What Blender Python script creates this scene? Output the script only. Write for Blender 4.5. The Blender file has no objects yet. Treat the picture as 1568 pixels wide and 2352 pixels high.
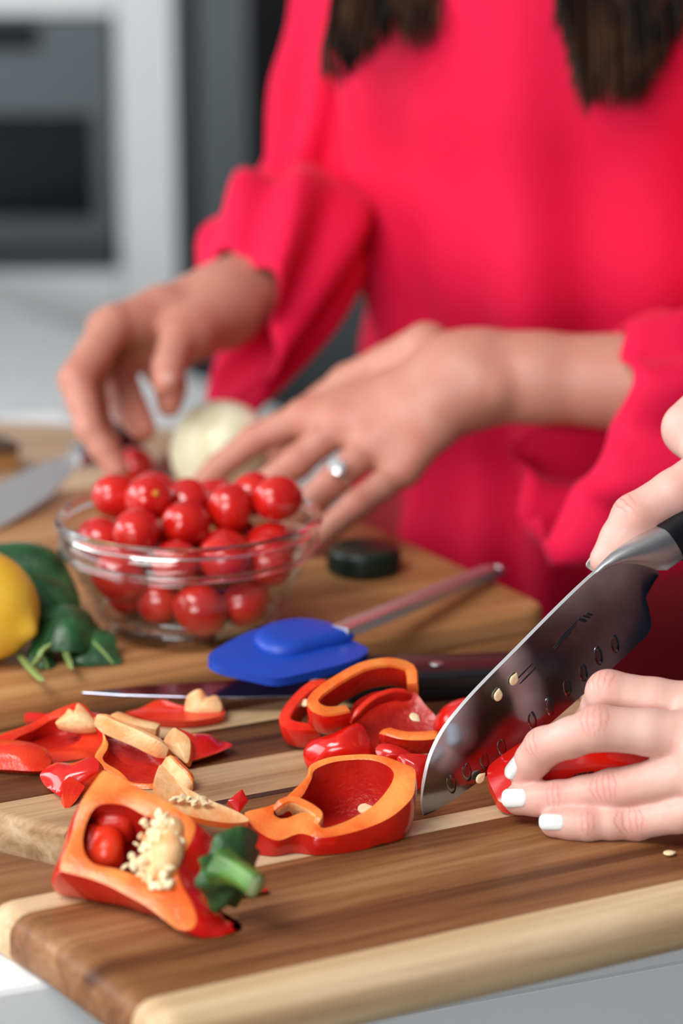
import bpy, bmesh, math, random
import numpy as np
from mathutils import Vector, Matrix
try:
    import openvdb as vdb
except ImportError:
    import pyopenvdb as vdb

SC = bpy.context.scene
COL = SC.collection
random.seed(7)
RNG = np.random.default_rng(11)

# ------------------------------------------------------------------ camera
CW, CH, LENS = 1568, 2352, 85.0
FPX = LENS / 36.0 * CH                      # focal length in pixels
PITCH = math.radians(15.0)
SN, CS = math.sin(PITCH), math.cos(PITCH)
COUNTER = 0.92                              # worktop height
BOARD = COUNTER + 0.022                     # top of the near board
FAR = COUNTER + 0.030                       # top of the far board
CAMZ = BOARD + 0.40
CAM = np.array([0.0, 0.0, CAMZ])
cam_d = bpy.data.cameras.new('camera')
cam_d.sensor_fit = 'VERTICAL'
cam_d.sensor_height = 36.0
cam_d.lens = LENS
cam_d.clip_start = 0.02
cam_d.dof.use_dof = True
cam_d.dof.focus_distance = 1.06
cam_d.dof.aperture_fstop = 4.5
cam_d.dof.aperture_blades = 9
cam = bpy.data.objects.new('camera', cam_d)
cam.location = CAM
cam.rotation_euler = (math.pi / 2 - PITCH, 0, 0)
COL.objects.link(cam)
SC.camera = cam

# ------------------------------------------------------------------ world, lights, exposure
SC.view_settings.view_transform = 'Standard'
SC.view_settings.look = 'None'
SC.view_settings.gamma = 1.0
SC.view_settings.use_curve_mapping = False
SC.view_settings.exposure = 0.36
W = bpy.data.worlds.new('world')
W.use_nodes = True
W.node_tree.nodes['Background'].inputs[0].default_value = (0.75, 0.85, 1.0, 1)
W.node_tree.nodes['Background'].inputs[1].default_value = 0.6
SC.world = W


def area(name, loc, target, sx, sy, power, color=(1, 1, 1)):
    l = bpy.data.lights.new(name, 'AREA')
    l.shape = 'RECTANGLE'
    l.size, l.size_y, l.energy, l.color = sx, sy, power, color
    o = bpy.data.objects.new(name, l)
    o.location = loc
    o.rotation_euler = (Vector(target) - Vector(loc)).to_track_quat('-Z', 'Y').to_euler()
    COL.objects.link(o)
    return o


RX0, RX1, RY0, RY1, RH = -2.7, 2.9, -2.8, 4.3, 2.6    # the room
area('daylight_left', (RX0 + 0.12, 1.3, 1.75), (0.2, 1.3, 1.1), 3.0, 1.3, 52, (0.95, 0.98, 1.0))
area('daylight_behind', (-1.1, RY0 + 0.12, 1.8), (-0.1, RY1, 0.9), 2.9, 1.3, 90, (0.97, 0.99, 1.0))
area('ceiling_panel_light', (-0.75, 0.35, RH - 0.06), (-0.05, 1.25, 0.95), 1.1, 1.1, 36, (1.0, 0.985, 0.96))


# ------------------------------------------------------------------ helpers
def ray(px, py):
    u, v = (px - CW / 2) / FPX, (py - CH / 2) / FPX
    return np.array([u, CS - v * SN, -(SN + v * CS)])


def D(px, py, d):                            # point at camera depth d
    return CAM + ray(px, py) * d


def P(px, py, z=BOARD):                      # point at world height z
    r = ray(px, py)
    return CAM + r * ((z - CAMZ) / r[2])


def WY(px, py, y):                           # point on the plane Y = y
    r = ray(px, py)
    return CAM + r * (y / r[1])


def PL(px, py, p0, n):                       # point on any plane
    r = ray(px, py)
    return CAM + r * (np.dot(np.asarray(p0) - CAM, n) / np.dot(r, n))


def cdir(x, y, z):                           # camera-frame direction (right, up, away) -> world unit vector
    v = np.array([1.0, 0, 0]) * x + np.array([0, SN, CS]) * y + np.array([0, CS, -SN]) * z
    return v / np.linalg.norm(v)


def unit(v):
    v = np.asarray(v, float)
    return v / max(np.linalg.norm(v), 1e-12)


def mesh_from(name, verts, faces, mats, fmat=None, smooth=True, attrs=None):
    me = bpy.data.meshes.new(name)
    verts = np.asarray(verts, dtype=np.float32)
    if isinstance(faces, np.ndarray) and faces.ndim == 2:
        nf, k = faces.shape
        me.vertices.add(len(verts))
        me.vertices.foreach_set('co', verts.ravel())
        me.loops.add(nf * k)
        me.loops.foreach_set('vertex_index', faces.astype(np.int32).ravel())
        me.polygons.add(nf)
        me.polygons.foreach_set('loop_start', np.arange(0, nf * k, k, dtype=np.int32))
        me.update(calc_edges=True)
    else:
        me.from_pydata(verts.tolist(), [], [list(map(int, f)) for f in faces])
    for m in (mats if isinstance(mats, (list, tuple)) else [mats]):
        me.materials.append(m)
    if fmat is not None:
        me.polygons.foreach_set('material_index', np.asarray(fmat, dtype=np.int32))
    me.polygons.foreach_set('use_smooth', np.full(len(me.polygons), smooth))
    for an, av in (attrs or {}).items():
        a = me.attributes.new(an, 'FLOAT', 'POINT')
        a.data.foreach_set('value', np.asarray(av, dtype=np.float32))
    me.validate()
    me.update()
    return me


def fix_normals(me):
    bm = bmesh.new()
    bm.from_mesh(me)
    bmesh.ops.recalc_face_normals(bm, faces=bm.faces)
    bm.to_mesh(me)
    bm.free()


def sharp(me, deg=35):
    try:
        me.set_sharp_from_angle(angle=math.radians(deg))
    except Exception:
        pass


def wpos(o):
    p = Vector(o.location)
    while o.parent is not None:
        o = o.parent
        p += Vector(o.location)
    return p


def put(name, me, parent=None, recenter=True):
    o = bpy.data.objects.new(name, me)
    if recenter:
        n = len(me.vertices)
        co = np.empty(n * 3, dtype=np.float32)
        me.vertices.foreach_get('co', co)
        co = co.reshape(-1, 3)
        c = (co.min(0) + co.max(0)) / 2
        if parent is None:
            c[2] = co[:, 2].min()
        me.vertices.foreach_set('co', (co - c).astype(np.float32).ravel())
        me.update()
        o.location = c
    if parent is not None:
        o.parent = parent
        if recenter:
            o.location = Vector(o.location) - wpos(parent)
    COL.objects.link(o)
    return o


def tag(o, label=None, cat=None, group=None, kind=None):
    if label: o['label'] = label
    if cat: o['category'] = cat
    if group: o['group'] = group
    if kind: o['kind'] = kind
    return o


def empty(name, loc, label, cat, group=None):
    o = bpy.data.objects.new(name, None)
    o.location = Vector(loc)
    o.empty_display_size = 0.02
    COL.objects.link(o)
    return tag(o, label, cat, group)


def box_mesh(name, lo, hi, mat, bevel=0.0, seg=2):
    bm = bmesh.new()
    bmesh.ops.create_cube(bm, size=1.0)
    lo, hi = np.asarray(lo, float), np.asarray(hi, float)
    for v in bm.verts:
        v.co = Vector(((lo + hi) / 2 + np.array(v.co) * (hi - lo)).tolist())
    if bevel > 0:
        bmesh.ops.bevel(bm, geom=bm.edges[:], offset=bevel, segments=seg, profile=0.5, affect='EDGES')
    me = bpy.data.meshes.new(name)
    bm.to_mesh(me)
    bm.free()
    me.materials.append(mat)
    return me


def rot_mesh(me, ang, origin):
    M = Matrix.Translation(Vector(origin)) @ Matrix.Rotation(ang, 4, 'Z')
    me.transform(M)
    return me


def lathe(name, prof, mat, n=64, center=(0, 0, 0), closed=True):
    prof = np.asarray(prof, float)
    m = len(prof)
    a = np.linspace(0, 2 * math.pi, n, endpoint=False)
    v = np.stack([np.outer(np.cos(a), prof[:, 0]), np.outer(np.sin(a), prof[:, 0]), np.tile(prof[:, 1], (n, 1))], -1).reshape(-1, 3) + np.asarray(center)
    f = []
    for i in range(n):
        for j in range(m if closed else m - 1):
            j2 = (j + 1) % m
            i2 = (i + 1) % n
            f.append((i * m + j, i2 * m + j, i2 * m + j2, i * m + j2))
    me = mesh_from(name, v, np.array(f), mat)
    bm = bmesh.new()
    bm.from_mesh(me)
    bmesh.ops.remove_doubles(bm, verts=bm.verts, dist=1e-6)
    bmesh.ops.recalc_face_normals(bm, faces=bm.faces)
    bm.to_mesh(me)
    bm.free()
    return me


def resample(pts, n, closed=True, smooth=True):
    """Catmull-Rom through pts, n points evenly by arc length."""
    p = np.asarray(pts, float)
    m = len(p)
    out = []
    segs = m if closed else m - 1
    K = 16
    for i in range(segs):
        if closed:
            p0, p1, p2, p3 = p[(i - 1) % m], p[i], p[(i + 1) % m], p[(i + 2) % m]
        else:
            p0, p1, p2, p3 = p[max(i - 1, 0)], p[i], p[i + 1], p[min(i + 2, m - 1)]
        for k in range(K):
            t = k / K
            if smooth:
                q = 0.5 * ((2 * p1) + (-p0 + p2) * t + (2 * p0 - 5 * p1 + 4 * p2 - p3) * t * t + (-p0 + 3 * p1 - 3 * p2 + p3) * t ** 3)
            else:
                q = p1 + (p2 - p1) * t
            out.append(q)
    out.append(p[0] if closed else p[-1])
    out = np.array(out)
    s = np.concatenate([[0], np.cumsum(np.linalg.norm(np.diff(out, axis=0), axis=1))])
    t = np.linspace(0, s[-1], n, endpoint=not closed)
    return np.stack([np.interp(t, s, out[:, k]) for k in range(out.shape[1])], -1)


def vnoise(p, scale, seed=0):
    """cheap smooth pseudo-noise, about -1..1, on an (n,3) array"""
    r = np.random.default_rng(seed)
    o = np.zeros(len(p))
    for i in range(6):
        k = r.normal(size=3)
        k = k / np.linalg.norm(k) * scale * r.uniform(0.6, 1.7)
        o += np.sin(p @ k + r.uniform(0, 6.28))
    return o / 2.6


# ------------------------------------------------------------------ signed-distance sculpting
class Sculpt:
    def __init__(self, lo, hi, vox):
        self.lo = np.asarray(lo, float)
        self.vox = vox
        self.n = np.ceil((np.asarray(hi, float) - self.lo) / vox).astype(int) + 1
        self.D = np.full(self.n, 1.0, dtype=np.float32)

    def sub(self, mn, mx):
        i0 = np.clip(np.floor((mn - self.lo) / self.vox).astype(int), 0, self.n - 1)
        i1 = np.clip(np.ceil((mx - self.lo) / self.vox).astype(int) + 1, 1, self.n)
        i1 = np.maximum(i1, i0 + 1)
        sl = tuple(slice(a, b) for a, b in zip(i0, i1))
        ax = [self.lo[k] + np.arange(i0[k], i1[k]) * self.vox for k in range(3)]
        return sl, ax

    @staticmethod
    def cone(ax, a, b, ra, rb):
        a, b = np.asarray(a, float), np.asarray(b, float)
        ab = b - a
        L2 = max(float(ab @ ab), 1e-12)
        X, Y, Z = ax[0][:, None, None] - a[0], ax[1][None, :, None] - a[1], ax[2][None, None, :] - a[2]
        t = np.clip((X * ab[0] + Y * ab[1] + Z * ab[2]) / L2, 0, 1).astype(np.float32)
        dx, dy, dz = X - t * ab[0], Y - t * ab[1], Z - t * ab[2]
        return (np.sqrt(dx * dx + dy * dy + dz * dz) - (ra + (rb - ra) * t)).astype(np.float32)

    @staticmethod
    def ell(ax, c, axes, rad):
        X, Y, Z = ax[0][:, None, None] - c[0], ax[1][None, :, None] - c[1], ax[2][None, None, :] - c[2]
        q = 0
        for e, r in zip(axes, rad):
            q = q + ((X * e[0] + Y * e[1] + Z * e[2]) / r) ** 2
        return ((np.sqrt(q) - 1) * min(rad)).astype(np.float32)

    @staticmethod
    def smin(a, b, k):
        if k <= 0:
            return np.minimum(a, b)
        h = np.clip(0.5 + 0.5 * (b - a) / k, 0, 1)
        return b * (1 - h) + a * h - k * h * (1 - h)

    def chain(self, segs, k_in, k_out):
        """segs: (a, b, ra, rb) ; joined with k_in, then blended to the rest with k_out"""
        pad = 3 * self.vox + k_out + k_in
        pts = np.array([s[0] for s in segs] + [s[1] for s in segs])
        r = max(max(s[2], s[3]) for s in segs)
        sl, ax = self.sub(pts.min(0) - r - pad, pts.max(0) + r + pad)
        d = None
        for a, b, ra, rb in segs:
            c = self.cone(ax, a, b, ra, rb)
            d = c if d is None else self.smin(d, c, k_in)
        self.D[sl] = self.smin(self.D[sl], d, k_out)

    def add_ell(self, c, axes, rad, k):
        pad = 3 * self.vox + k + max(rad)
        c = np.asarray(c, float)
        sl, ax = self.sub(c - pad, c + pad)
        self.D[sl] = self.smin(self.D[sl], self.ell(ax, c, axes, rad), k)

    def cut_cone(self, a, b, ra, rb, k):
        a, b = np.asarray(a, float), np.asarray(b, float)
        pad = max(ra, rb) + 3 * self.vox + k
        sl, ax = self.sub(np.minimum(a, b) - pad, np.maximum(a, b) + pad)
        self.D[sl] = -self.smin(-self.D[sl], self.cone(ax, a, b, ra, rb), k)

    def mesh(self, smooth=2):
        vx = self.vox
        g = vdb.FloatGrid(background=3.0)
        g.copyFromArray(np.clip(self.D / vx, -3, 3).astype(np.float32))
        pts, quads = g.convertToQuads(isovalue=0.0)
        pts = pts.astype(np.float64)
        e = np.concatenate([quads[:, [0, 1]], quads[:, [1, 2]], quads[:, [2, 3]], quads[:, [3, 0]]])
        for _ in range(smooth):
            acc = np.zeros_like(pts)
            cnt = np.zeros(len(pts))
            for k in range(3):
                acc[:, k] = np.bincount(e[:, 0], weights=pts[e[:, 1], k], minlength=len(pts)) + np.bincount(e[:, 1], weights=pts[e[:, 0], k], minlength=len(pts))
            cnt = np.bincount(e[:, 0], minlength=len(pts)) + np.bincount(e[:, 1], minlength=len(pts))
            pts = pts * 0.5 + 0.5 * acc / np.maximum(cnt, 1)[:, None]
        w = pts * vx + self.lo
        a, b, c, d = (w[quads[:, k]] for k in range(4))
        nn = np.cross(c - a, d - b)
        vol = np.einsum('ij,ij->i', (a + b + c + d) / 4 - w.mean(0), nn).sum()
        if vol < 0:
            quads = quads[:, ::-1]
        return w, np.ascontiguousarray(quads).astype(np.int64)


# ------------------------------------------------------------------ materials
def mat(name, color=(0.8, 0.8, 0.8), rough=0.5, **kw):
    m = bpy.data.materials.new(name)
    m.use_nodes = True
    b = m.node_tree.nodes['Principled BSDF']
    b.inputs['Base Color'].default_value = (*color, 1)
    b.inputs['Roughness'].default_value = rough
    for k, v in kw.items():
        b.inputs[k.replace('_', ' ')].default_value = v
    m.diffuse_color = (*color, 1)
    return m


def nd(m, t, **kw):
    n = m.node_tree.nodes.new(t)
    for k, v in kw.items():
        setattr(n, k, v)
    return n


def lk(m, a, ao, b, bi):
    m.node_tree.links.new(a.outputs[ao], b.inputs[bi])


def bsdf(m):
    return m.node_tree.nodes['Principled BSDF']


def ramp(m, stops):
    r = nd(m, 'ShaderNodeValToRGB')
    while len(r.color_ramp.elements) < len(stops):
        r.color_ramp.elements.new(0.5)
    for e, (p, c) in zip(r.color_ramp.elements, stops):
        e.position = p
        e.color = (*c, 1)
    return r


def noise_col(m, stops, scale=(20, 20, 20), detail=4, coord='Object', nscale=1.0, distort=0.0, bump=0.0, bump_scale=None, bdist=0.001):
    tc = nd(m, 'ShaderNodeTexCoord')
    mp = nd(m, 'ShaderNodeMapping')
    mp.inputs['Scale'].default_value = scale
    n = nd(m, 'ShaderNodeTexNoise')
    n.inputs['Scale'].default_value = nscale
    n.inputs['Detail'].default_value = detail
    n.inputs['Distortion'].default_value = distort
    r = ramp(m, stops)
    lk(m, tc, coord, mp, 'Vector')
    lk(m, mp, 'Vector', n, 'Vector')
    lk(m, n, 'Fac', r, 'Fac')
    lk(m, r, 'Color', bsdf(m), 'Base Color')
    if bump > 0:
        n2 = n
        if bump_scale:
            mp2 = nd(m, 'ShaderNodeMapping')
            mp2.inputs['Scale'].default_value = bump_scale
            n2 = nd(m, 'ShaderNodeTexNoise')
            n2.inputs['Scale'].default_value = 1.0
            n2.inputs['Detail'].default_value = 3
            lk(m, tc, coord, mp2, 'Vector')
            lk(m, mp2, 'Vector', n2, 'Vector')
        b = nd(m, 'ShaderNodeBump')
        b.inputs['Strength'].default_value = bump
        b.inputs['Distance'].default_value = bdist
        lk(m, n2, 'Fac', b, 'Height')
        lk(m, b, 'Normal', bsdf(m), 'Normal')
    return m


def wood(name, dark, mid, light, seed=0.0, rough=0.42, grain=1.0, scratch=True):
    """long-grain wood: the object's local X is along the grain"""
    m = mat(name, mid, rough)
    m.node_tree.nodes['Principled BSDF'].inputs['Specular IOR Level'].default_value = 0.2
    tc = nd(m, 'ShaderNodeTexCoord')
    mp = nd(m, 'ShaderNodeMapping')
    mp.inputs['Scale'].default_value = (2.2, 38 * grain, 38 * grain)
    mp.inputs['Location'].default_value = (seed * 3.7, seed * 1.3, seed)
    n = nd(m, 'ShaderNodeTexNoise')
    n.inputs['Scale'].default_value = 1.6
    n.inputs['Detail'].default_value = 6
    n.inputs['Roughness'].default_value = 0.62
    n.inputs['Distortion'].default_value = 0.5
    r = ramp(m, [(0.30, dark), (0.5, mid), (0.72, light)])
    mp2 = nd(m, 'ShaderNodeMapping')
    mp2.inputs['Scale'].default_value = (9, 420, 420)
    mp2.inputs['Location'].default_value = (seed, seed * 2, 0)
    n2 = nd(m, 'ShaderNodeTexNoise')
    n2.inputs['Scale'].default_value = 1.0
    n2.inputs['Detail'].default_value = 3
    mix = nd(m, 'ShaderNodeMixRGB', blend_type='MULTIPLY')
    mix.inputs['Fac'].default_value = 0.30
    r2 = ramp(m, [(0.35, (0.55, 0.5, 0.45)), (0.6, (1, 1, 1))])
    lk(m, tc, 'Object', mp, 'Vector')
    lk(m, tc, 'Object', mp2, 'Vector')
    lk(m, mp, 'Vector', n, 'Vector')
    lk(m, mp2, 'Vector', n2, 'Vector')
    lk(m, n, 'Fac', r, 'Fac')
    lk(m, n2, 'Fac', r2, 'Fac')
    lk(m, r, 'Color', mix, 'Color1')
    lk(m, r2, 'Color', mix, 'Color2')
    last = mix
    if scratch:                                          # pale knife scratches running across the grain
        mp3 = nd(m, 'ShaderNodeMapping')
        mp3.inputs['Rotation'].default_value = (0, 0, math.radians(68))
        mp3.inputs['Scale'].default_value = (14, 900, 14)
        n3 = nd(m, 'ShaderNodeTexNoise')
        n3.inputs['Scale'].default_value = 1.0
        n3.inputs['Detail'].default_value = 2
        r3 = ramp(m, [(0.70, (0, 0, 0)), (0.76, (1, 1, 1))])
        mx = nd(m, 'ShaderNodeMixRGB', blend_type='MIX')
        mul = nd(m, 'ShaderNodeMath', operation='MULTIPLY')
        mul.inputs[1].default_value = 0.35
        lk(m, tc, 'Object', mp3, 'Vector')
        lk(m, mp3, 'Vector', n3, 'Vector')
        lk(m, n3, 'Fac', r3, 'Fac')
        lk(m, r3, 'Color', mul, 0)
        lk(m, mul, 'Value', mx, 'Fac')
        lk(m, last, 'Color', mx, 'Color1')
        mx.inputs['Color2'].default_value = (min(light[0] * 1.5, 0.8), min(light[1] * 1.5, 0.62), min(light[2] * 1.5, 0.45), 1)
        last = mx
    lk(m, last, 'Color', bsdf(m), 'Base Color')
    b = nd(m, 'ShaderNodeBump')
    b.inputs['Strength'].default_value = 0.15
    b.inputs['Distance'].default_value = 0.0006
    lk(m, n2, 'Fac', b, 'Height')
    lk(m, b, 'Normal', bsdf(m), 'Normal')
    return m


def skin(name, base, pink, dark):
    m = mat(name, base, 0.42)
    b = bsdf(m)
    b.inputs['Subsurface Weight'].default_value = 0.25
    b.inputs['Subsurface Radius'].default_value = (0.8, 0.32, 0.18)
    b.inputs['Subsurface Scale'].default_value = 0.006
    b.inputs['Specular IOR Level'].default_value = 0.35
    tc = nd(m, 'ShaderNodeTexCoord')
    n = nd(m, 'ShaderNodeTexNoise')
    n.inputs['Scale'].default_value = 60
    n.inputs['Detail'].default_value = 5
    n.inputs['Roughness'].default_value = 0.65
    r = ramp(m, [(0.35, tuple(np.array(base) * 0.6 + np.array(pink) * 0.4)), (0.62, base)])
    at = nd(m, 'ShaderNodeAttribute', attribute_name='pink')
    ac = nd(m, 'ShaderNodeAttribute', attribute_name='crease')
    m1 = nd(m, 'ShaderNodeMixRGB')
    m1.inputs['Color2'].default_value = (*pink, 1)
    m2 = nd(m, 'ShaderNodeMixRGB')
    m2.inputs['Color2'].default_value = (*dark, 1)
    lk(m, tc, 'Object', n, 'Vector')
    lk(m, n, 'Fac', r, 'Fac')
    lk(m, r, 'Color', m1, 'Color1')
    lk(m, at, 'Fac', m1, 'Fac')
    lk(m, m1, 'Color', m2, 'Color1')
    cm = nd(m, 'ShaderNodeMath', operation='MULTIPLY')
    cm.inputs[1].default_value = 0.6
    lk(m, ac, 'Fac', cm, 0)
    lk(m, cm, 'Value', m2, 'Fac')
    lk(m, m2, 'Color', b, 'Base Color')
    n2 = nd(m, 'ShaderNodeTexNoise')
    n2.inputs['Scale'].default_value = 900
    n2.inputs['Detail'].default_value = 3
    bp = nd(m, 'ShaderNodeBump')
    bp.inputs['Strength'].default_value = 0.18
    bp.inputs['Distance'].default_value = 0.0004
    lk(m, tc, 'Object', n2, 'Vector')
    lk(m, n2, 'Fac', bp, 'Height')
    lk(m, bp, 'Normal', b, 'Normal')
    return m


M = {}
M['white'] = mat('white_lacquer', (0.86, 0.88, 0.88), 0.35)
M['quartz'] = noise_col(mat('white_quartz', (0.8, 0.82, 0.82), 0.28), [(0.3, (0.83, 0.85, 0.86)), (0.65, (0.90, 0.91, 0.91))], (9, 9, 9), 5)
M['wall'] = noise_col(mat('painted_plaster', (0.30, 0.32, 0.34), 0.8), [(0.3, (0.28, 0.30, 0.32)), (0.7, (0.32, 0.34, 0.36))], (3, 3, 3))
M['dark_backdrop'] = mat('unseen_dark_backdrop', (0.012, 0.018, 0.032), 0.5)
M['ceiling'] = mat('ceiling_paint', (0.55, 0.55, 0.55), 0.9)
M['floor'] = noise_col(mat('floor_boards', (0.30, 0.24, 0.19), 0.5), [(0.3, (0.028, 0.028, 0.032)), (0.7, (0.05, 0.05, 0.055))], (1.5, 14, 1))
M['steel_dark'] = mat('dark_stainless', (0.035, 0.044, 0.05), 0.45, Metallic=0.2)
M['steel_mid'] = mat('brushed_stainless', (0.085, 0.098, 0.108), 0.42, Metallic=0.3)
M['black_glass'] = mat('black_glass', (0.004, 0.005, 0.006), 0.25, Specular_IOR_Level=0.12)
M['black'] = mat('black_plastic', (0.008, 0.008, 0.010), 0.28)
M['steel'] = mat('polished_steel', (0.58, 0.585, 0.60), 0.16, Metallic=1.0)
M['blade'] = noise_col(mat('blade_steel', (0.27, 0.29, 0.35), 0.15, Metallic=1.0), [(0.3, (0.23, 0.25, 0.31)), (0.7, (0.31, 0.33, 0.39))], (60, 60, 60))
M['spine'] = mat('ground_spine_steel', (0.75, 0.75, 0.76), 0.45, Metallic=0.9)
M['satin'] = mat('satin_steel', (0.66, 0.66, 0.67), 0.42, Metallic=1.0)
M['dimple'] = mat('dimple_steel', (0.20, 0.20, 0.22), 0.2, Metallic=1.0)
M['etch'] = mat('etched_mark', (0.03, 0.032, 0.04), 0.5, Metallic=0.6)
M['blue'] = mat('blue_silicone', (0.006, 0.055, 0.42), 0.42)
M['cap'] = mat('dark_green_plastic', (0.004, 0.016, 0.011), 0.35)
M['pane'] = mat('window_pane', (0.9, 0.95, 1.0), 0.1)
M['tomato'] = noise_col(mat('tomato_skin', (0.55, 0.008, 0.008), 0.16, Coat_Weight=0.6, Coat_Roughness=0.08), [(0.3, (0.50, 0.006, 0.006)), (0.7, (0.66, 0.016, 0.008))], (60, 60, 60))
M['scar'] = mat('tomato_stem_scar', (0.62, 0.28, 0.03), 0.6)
M['lemon'] = noise_col(mat('lemon_rind', (0.82, 0.50, 0.03), 0.36), [(0.3, (0.74, 0.40, 0.02)), (0.7, (0.88, 0.58, 0.06))], (28, 28, 28), bump=0.25, bump_scale=(420, 420, 420), bdist=0.0012)
M['leaf'] = noise_col(mat('basil_leaf', (0.02, 0.09, 0.025), 0.34), [(0.3, (0.008, 0.045, 0.014)), (0.7, (0.026, 0.125, 0.035))], (90, 90, 90), bump=0.5, bump_scale=(260, 260, 260))
M['leaf_stem'] = mat('leaf_stem', (0.24, 0.34, 0.10), 0.45)
M['onion'] = noise_col(mat('peeled_onion', (0.80, 0.80, 0.58), 0.28, Subsurface_Weight=0.3, Subsurface_Scale=0.01), [(0.35, (0.72, 0.72, 0.46)), (0.65, (0.86, 0.86, 0.68))], (70, 70, 8))
M['pskin'] = noise_col(mat('pepper_skin', (0.62, 0.006, 0.004), 0.17, Coat_Weight=0.5, Coat_Roughness=0.1), [(0.3, (0.56, 0.004, 0.003)), (0.7, (0.70, 0.012, 0.004))], (30, 30, 30))
M['pflesh'] = noise_col(mat('pepper_cut_flesh', (0.86, 0.17, 0.03), 0.25, Subsurface_Weight=0.35, Subsurface_Scale=0.006), [(0.32, (0.88, 0.12, 0.014)), (0.68, (0.94, 0.33, 0.075))], (55, 55, 55), bump=0.3, bump_scale=(600, 600, 600))
M['pflesh_red'] = noise_col(mat('pepper_cut_flesh_red', (0.8, 0.07, 0.02), 0.25, Subsurface_Weight=0.3, Subsurface_Scale=0.005), [(0.32, (0.68, 0.012, 0.005)), (0.68, (0.80, 0.055, 0.014))], (60, 60, 60), bump=0.3, bump_scale=(600, 600, 600))
M['pinner'] = noise_col(mat('pepper_inside', (0.50, 0.010, 0.006), 0.33, Coat_Weight=0.15), [(0.3, (0.42, 0.006, 0.004)), (0.7, (0.62, 0.022, 0.008))], (60, 60, 60), bump=0.5, bump_scale=(420, 420, 420))
M['ppale'] = noise_col(mat('pepper_pale_pith', (0.88, 0.52, 0.26), 0.4, Subsurface_Weight=0.4, Subsurface_Scale=0.006), [(0.3, (0.88, 0.30, 0.08)), (0.6, (0.90, 0.56, 0.28))], (80, 80, 80), bump=0.5, bump_scale=(500, 500, 500))
M['seed'] = noise_col(mat('pepper_seed', (0.86, 0.68, 0.40), 0.5), [(0.3, (0.82, 0.60, 0.30)), (0.7, (0.90, 0.78, 0.52))], (400, 400, 400))
M['stalk'] = noise_col(mat('pepper_stalk', (0.07, 0.20, 0.03), 0.38), [(0.3, (0.035, 0.12, 0.02)), (0.7, (0.13, 0.30, 0.05))], (90, 90, 25), bump=0.3, bump_scale=(300, 300, 300))
M['calyx'] = noise_col(mat('pepper_calyx', (0.02, 0.07, 0.02), 0.45), [(0.3, (0.012, 0.04, 0.016)), (0.7, (0.04, 0.13, 0.03))], (140, 140, 140), bump=0.6, bump_scale=(500, 500, 500))
M['stalk_end'] = mat('pepper_stalk_cut_end', (0.42, 0.55, 0.25), 0.5)
M['ink'] = mat('black_ink', (0.006, 0.002, 0.002), 0.5)
M['skin_a'] = skin('fair_skin', (0.72, 0.46, 0.39), (0.68, 0.28, 0.23), (0.50, 0.16, 0.14))
M['skin_b'] = skin('tanned_skin', (0.53, 0.245, 0.175), (0.54, 0.175, 0.125), (0.36, 0.10, 0.07))
M['nail'] = mat('white_nail_varnish', (0.74, 0.75, 0.72), 0.14, Coat_Weight=0.6)
M['nail_b'] = mat('bare_nail', (0.66, 0.36, 0.30), 0.2, Coat_Weight=0.4)
M['blouse'] = noise_col(mat('crepe_fabric', (0.75, 0.004, 0.03), 0.75, Sheen_Weight=0.15, Sheen_Roughness=0.4, Specular_IOR_Level=0.2), [(0.3, (0.68, 0.004, 0.044)), (0.7, (0.75, 0.007, 0.062))], (700, 700, 700), bump=0.15)
bsdf(M['blouse']).inputs['Sheen Tint'].default_value = (1.0, 0.35, 0.45, 1)
M['hair'] = noise_col(mat('dark_brown_hair', (0.018, 0.009, 0.006), 0.55, Specular_IOR_Level=0.15), [(0.40, (0.005, 0.003, 0.002)), (0.70, (0.075, 0.030, 0.014))], (60, 60, 3))
M['cloth_dark'] = mat('navy_knit', (0.010, 0.018, 0.040), 0.85)
M['red_trousers'] = mat('dark_red_cloth', (0.30, 0.003, 0.010), 0.8)
M['gem'] = mat('ring_stone', (0.95, 0.96, 1.0), 0.03, Metallic=0.6)
M['silver'] = mat('silver', (0.80, 0.80, 0.82), 0.15, Metallic=1.0)


def glass_wall_mat():
    m = bpy.data.materials.new('clear_bowl_glass')
    m.use_nodes = True
    nt = m.node_tree
    nt.nodes.remove(nt.nodes['Principled BSDF'])
    out = nt.nodes['Material Output']
    tr = nt.nodes.new('ShaderNodeBsdfTransparent')
    tr.inputs[0].default_value = (0.955, 0.965, 0.96, 1)
    gl = nt.nodes.new('ShaderNodeBsdfGlossy')
    gl.inputs['Roughness'].default_value = 0.03
    lw = nt.nodes.new('ShaderNodeLayerWeight')
    lw.inputs['Blend'].default_value = 0.5
    pw = nt.nodes.new('ShaderNodeMath')
    pw.operation = 'POWER'
    pw.inputs[1].default_value = 4.0
    nt.links.new(lw.outputs['Facing'], pw.inputs[0])
    fr = nt.nodes.new('ShaderNodeMath')
    fr.operation = 'MULTIPLY_ADD'
    fr.inputs[1].default_value = 0.7
    fr.inputs[2].default_value = 0.045
    nt.links.new(pw.outputs[0], fr.inputs[0])
    mx = nt.nodes.new('ShaderNodeMixShader')
    nt.links.new(fr.outputs[0], mx.inputs[0])
    nt.links.new(tr.outputs[0], mx.inputs[1])
    nt.links.new(gl.outputs[0], mx.inputs[2])
    nt.links.new(mx.outputs[0], out.inputs[0])
    return m


M['glass_thin'] = glass_wall_mat()
M['glass'] = mat('thick_rim_glass', (0.96, 0.98, 0.97), 0.02, Transmission_Weight=1.0, IOR=1.46)

# ------------------------------------------------------------------ the room
def structure(name, me):
    return tag(put(name, me), kind='structure')


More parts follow.
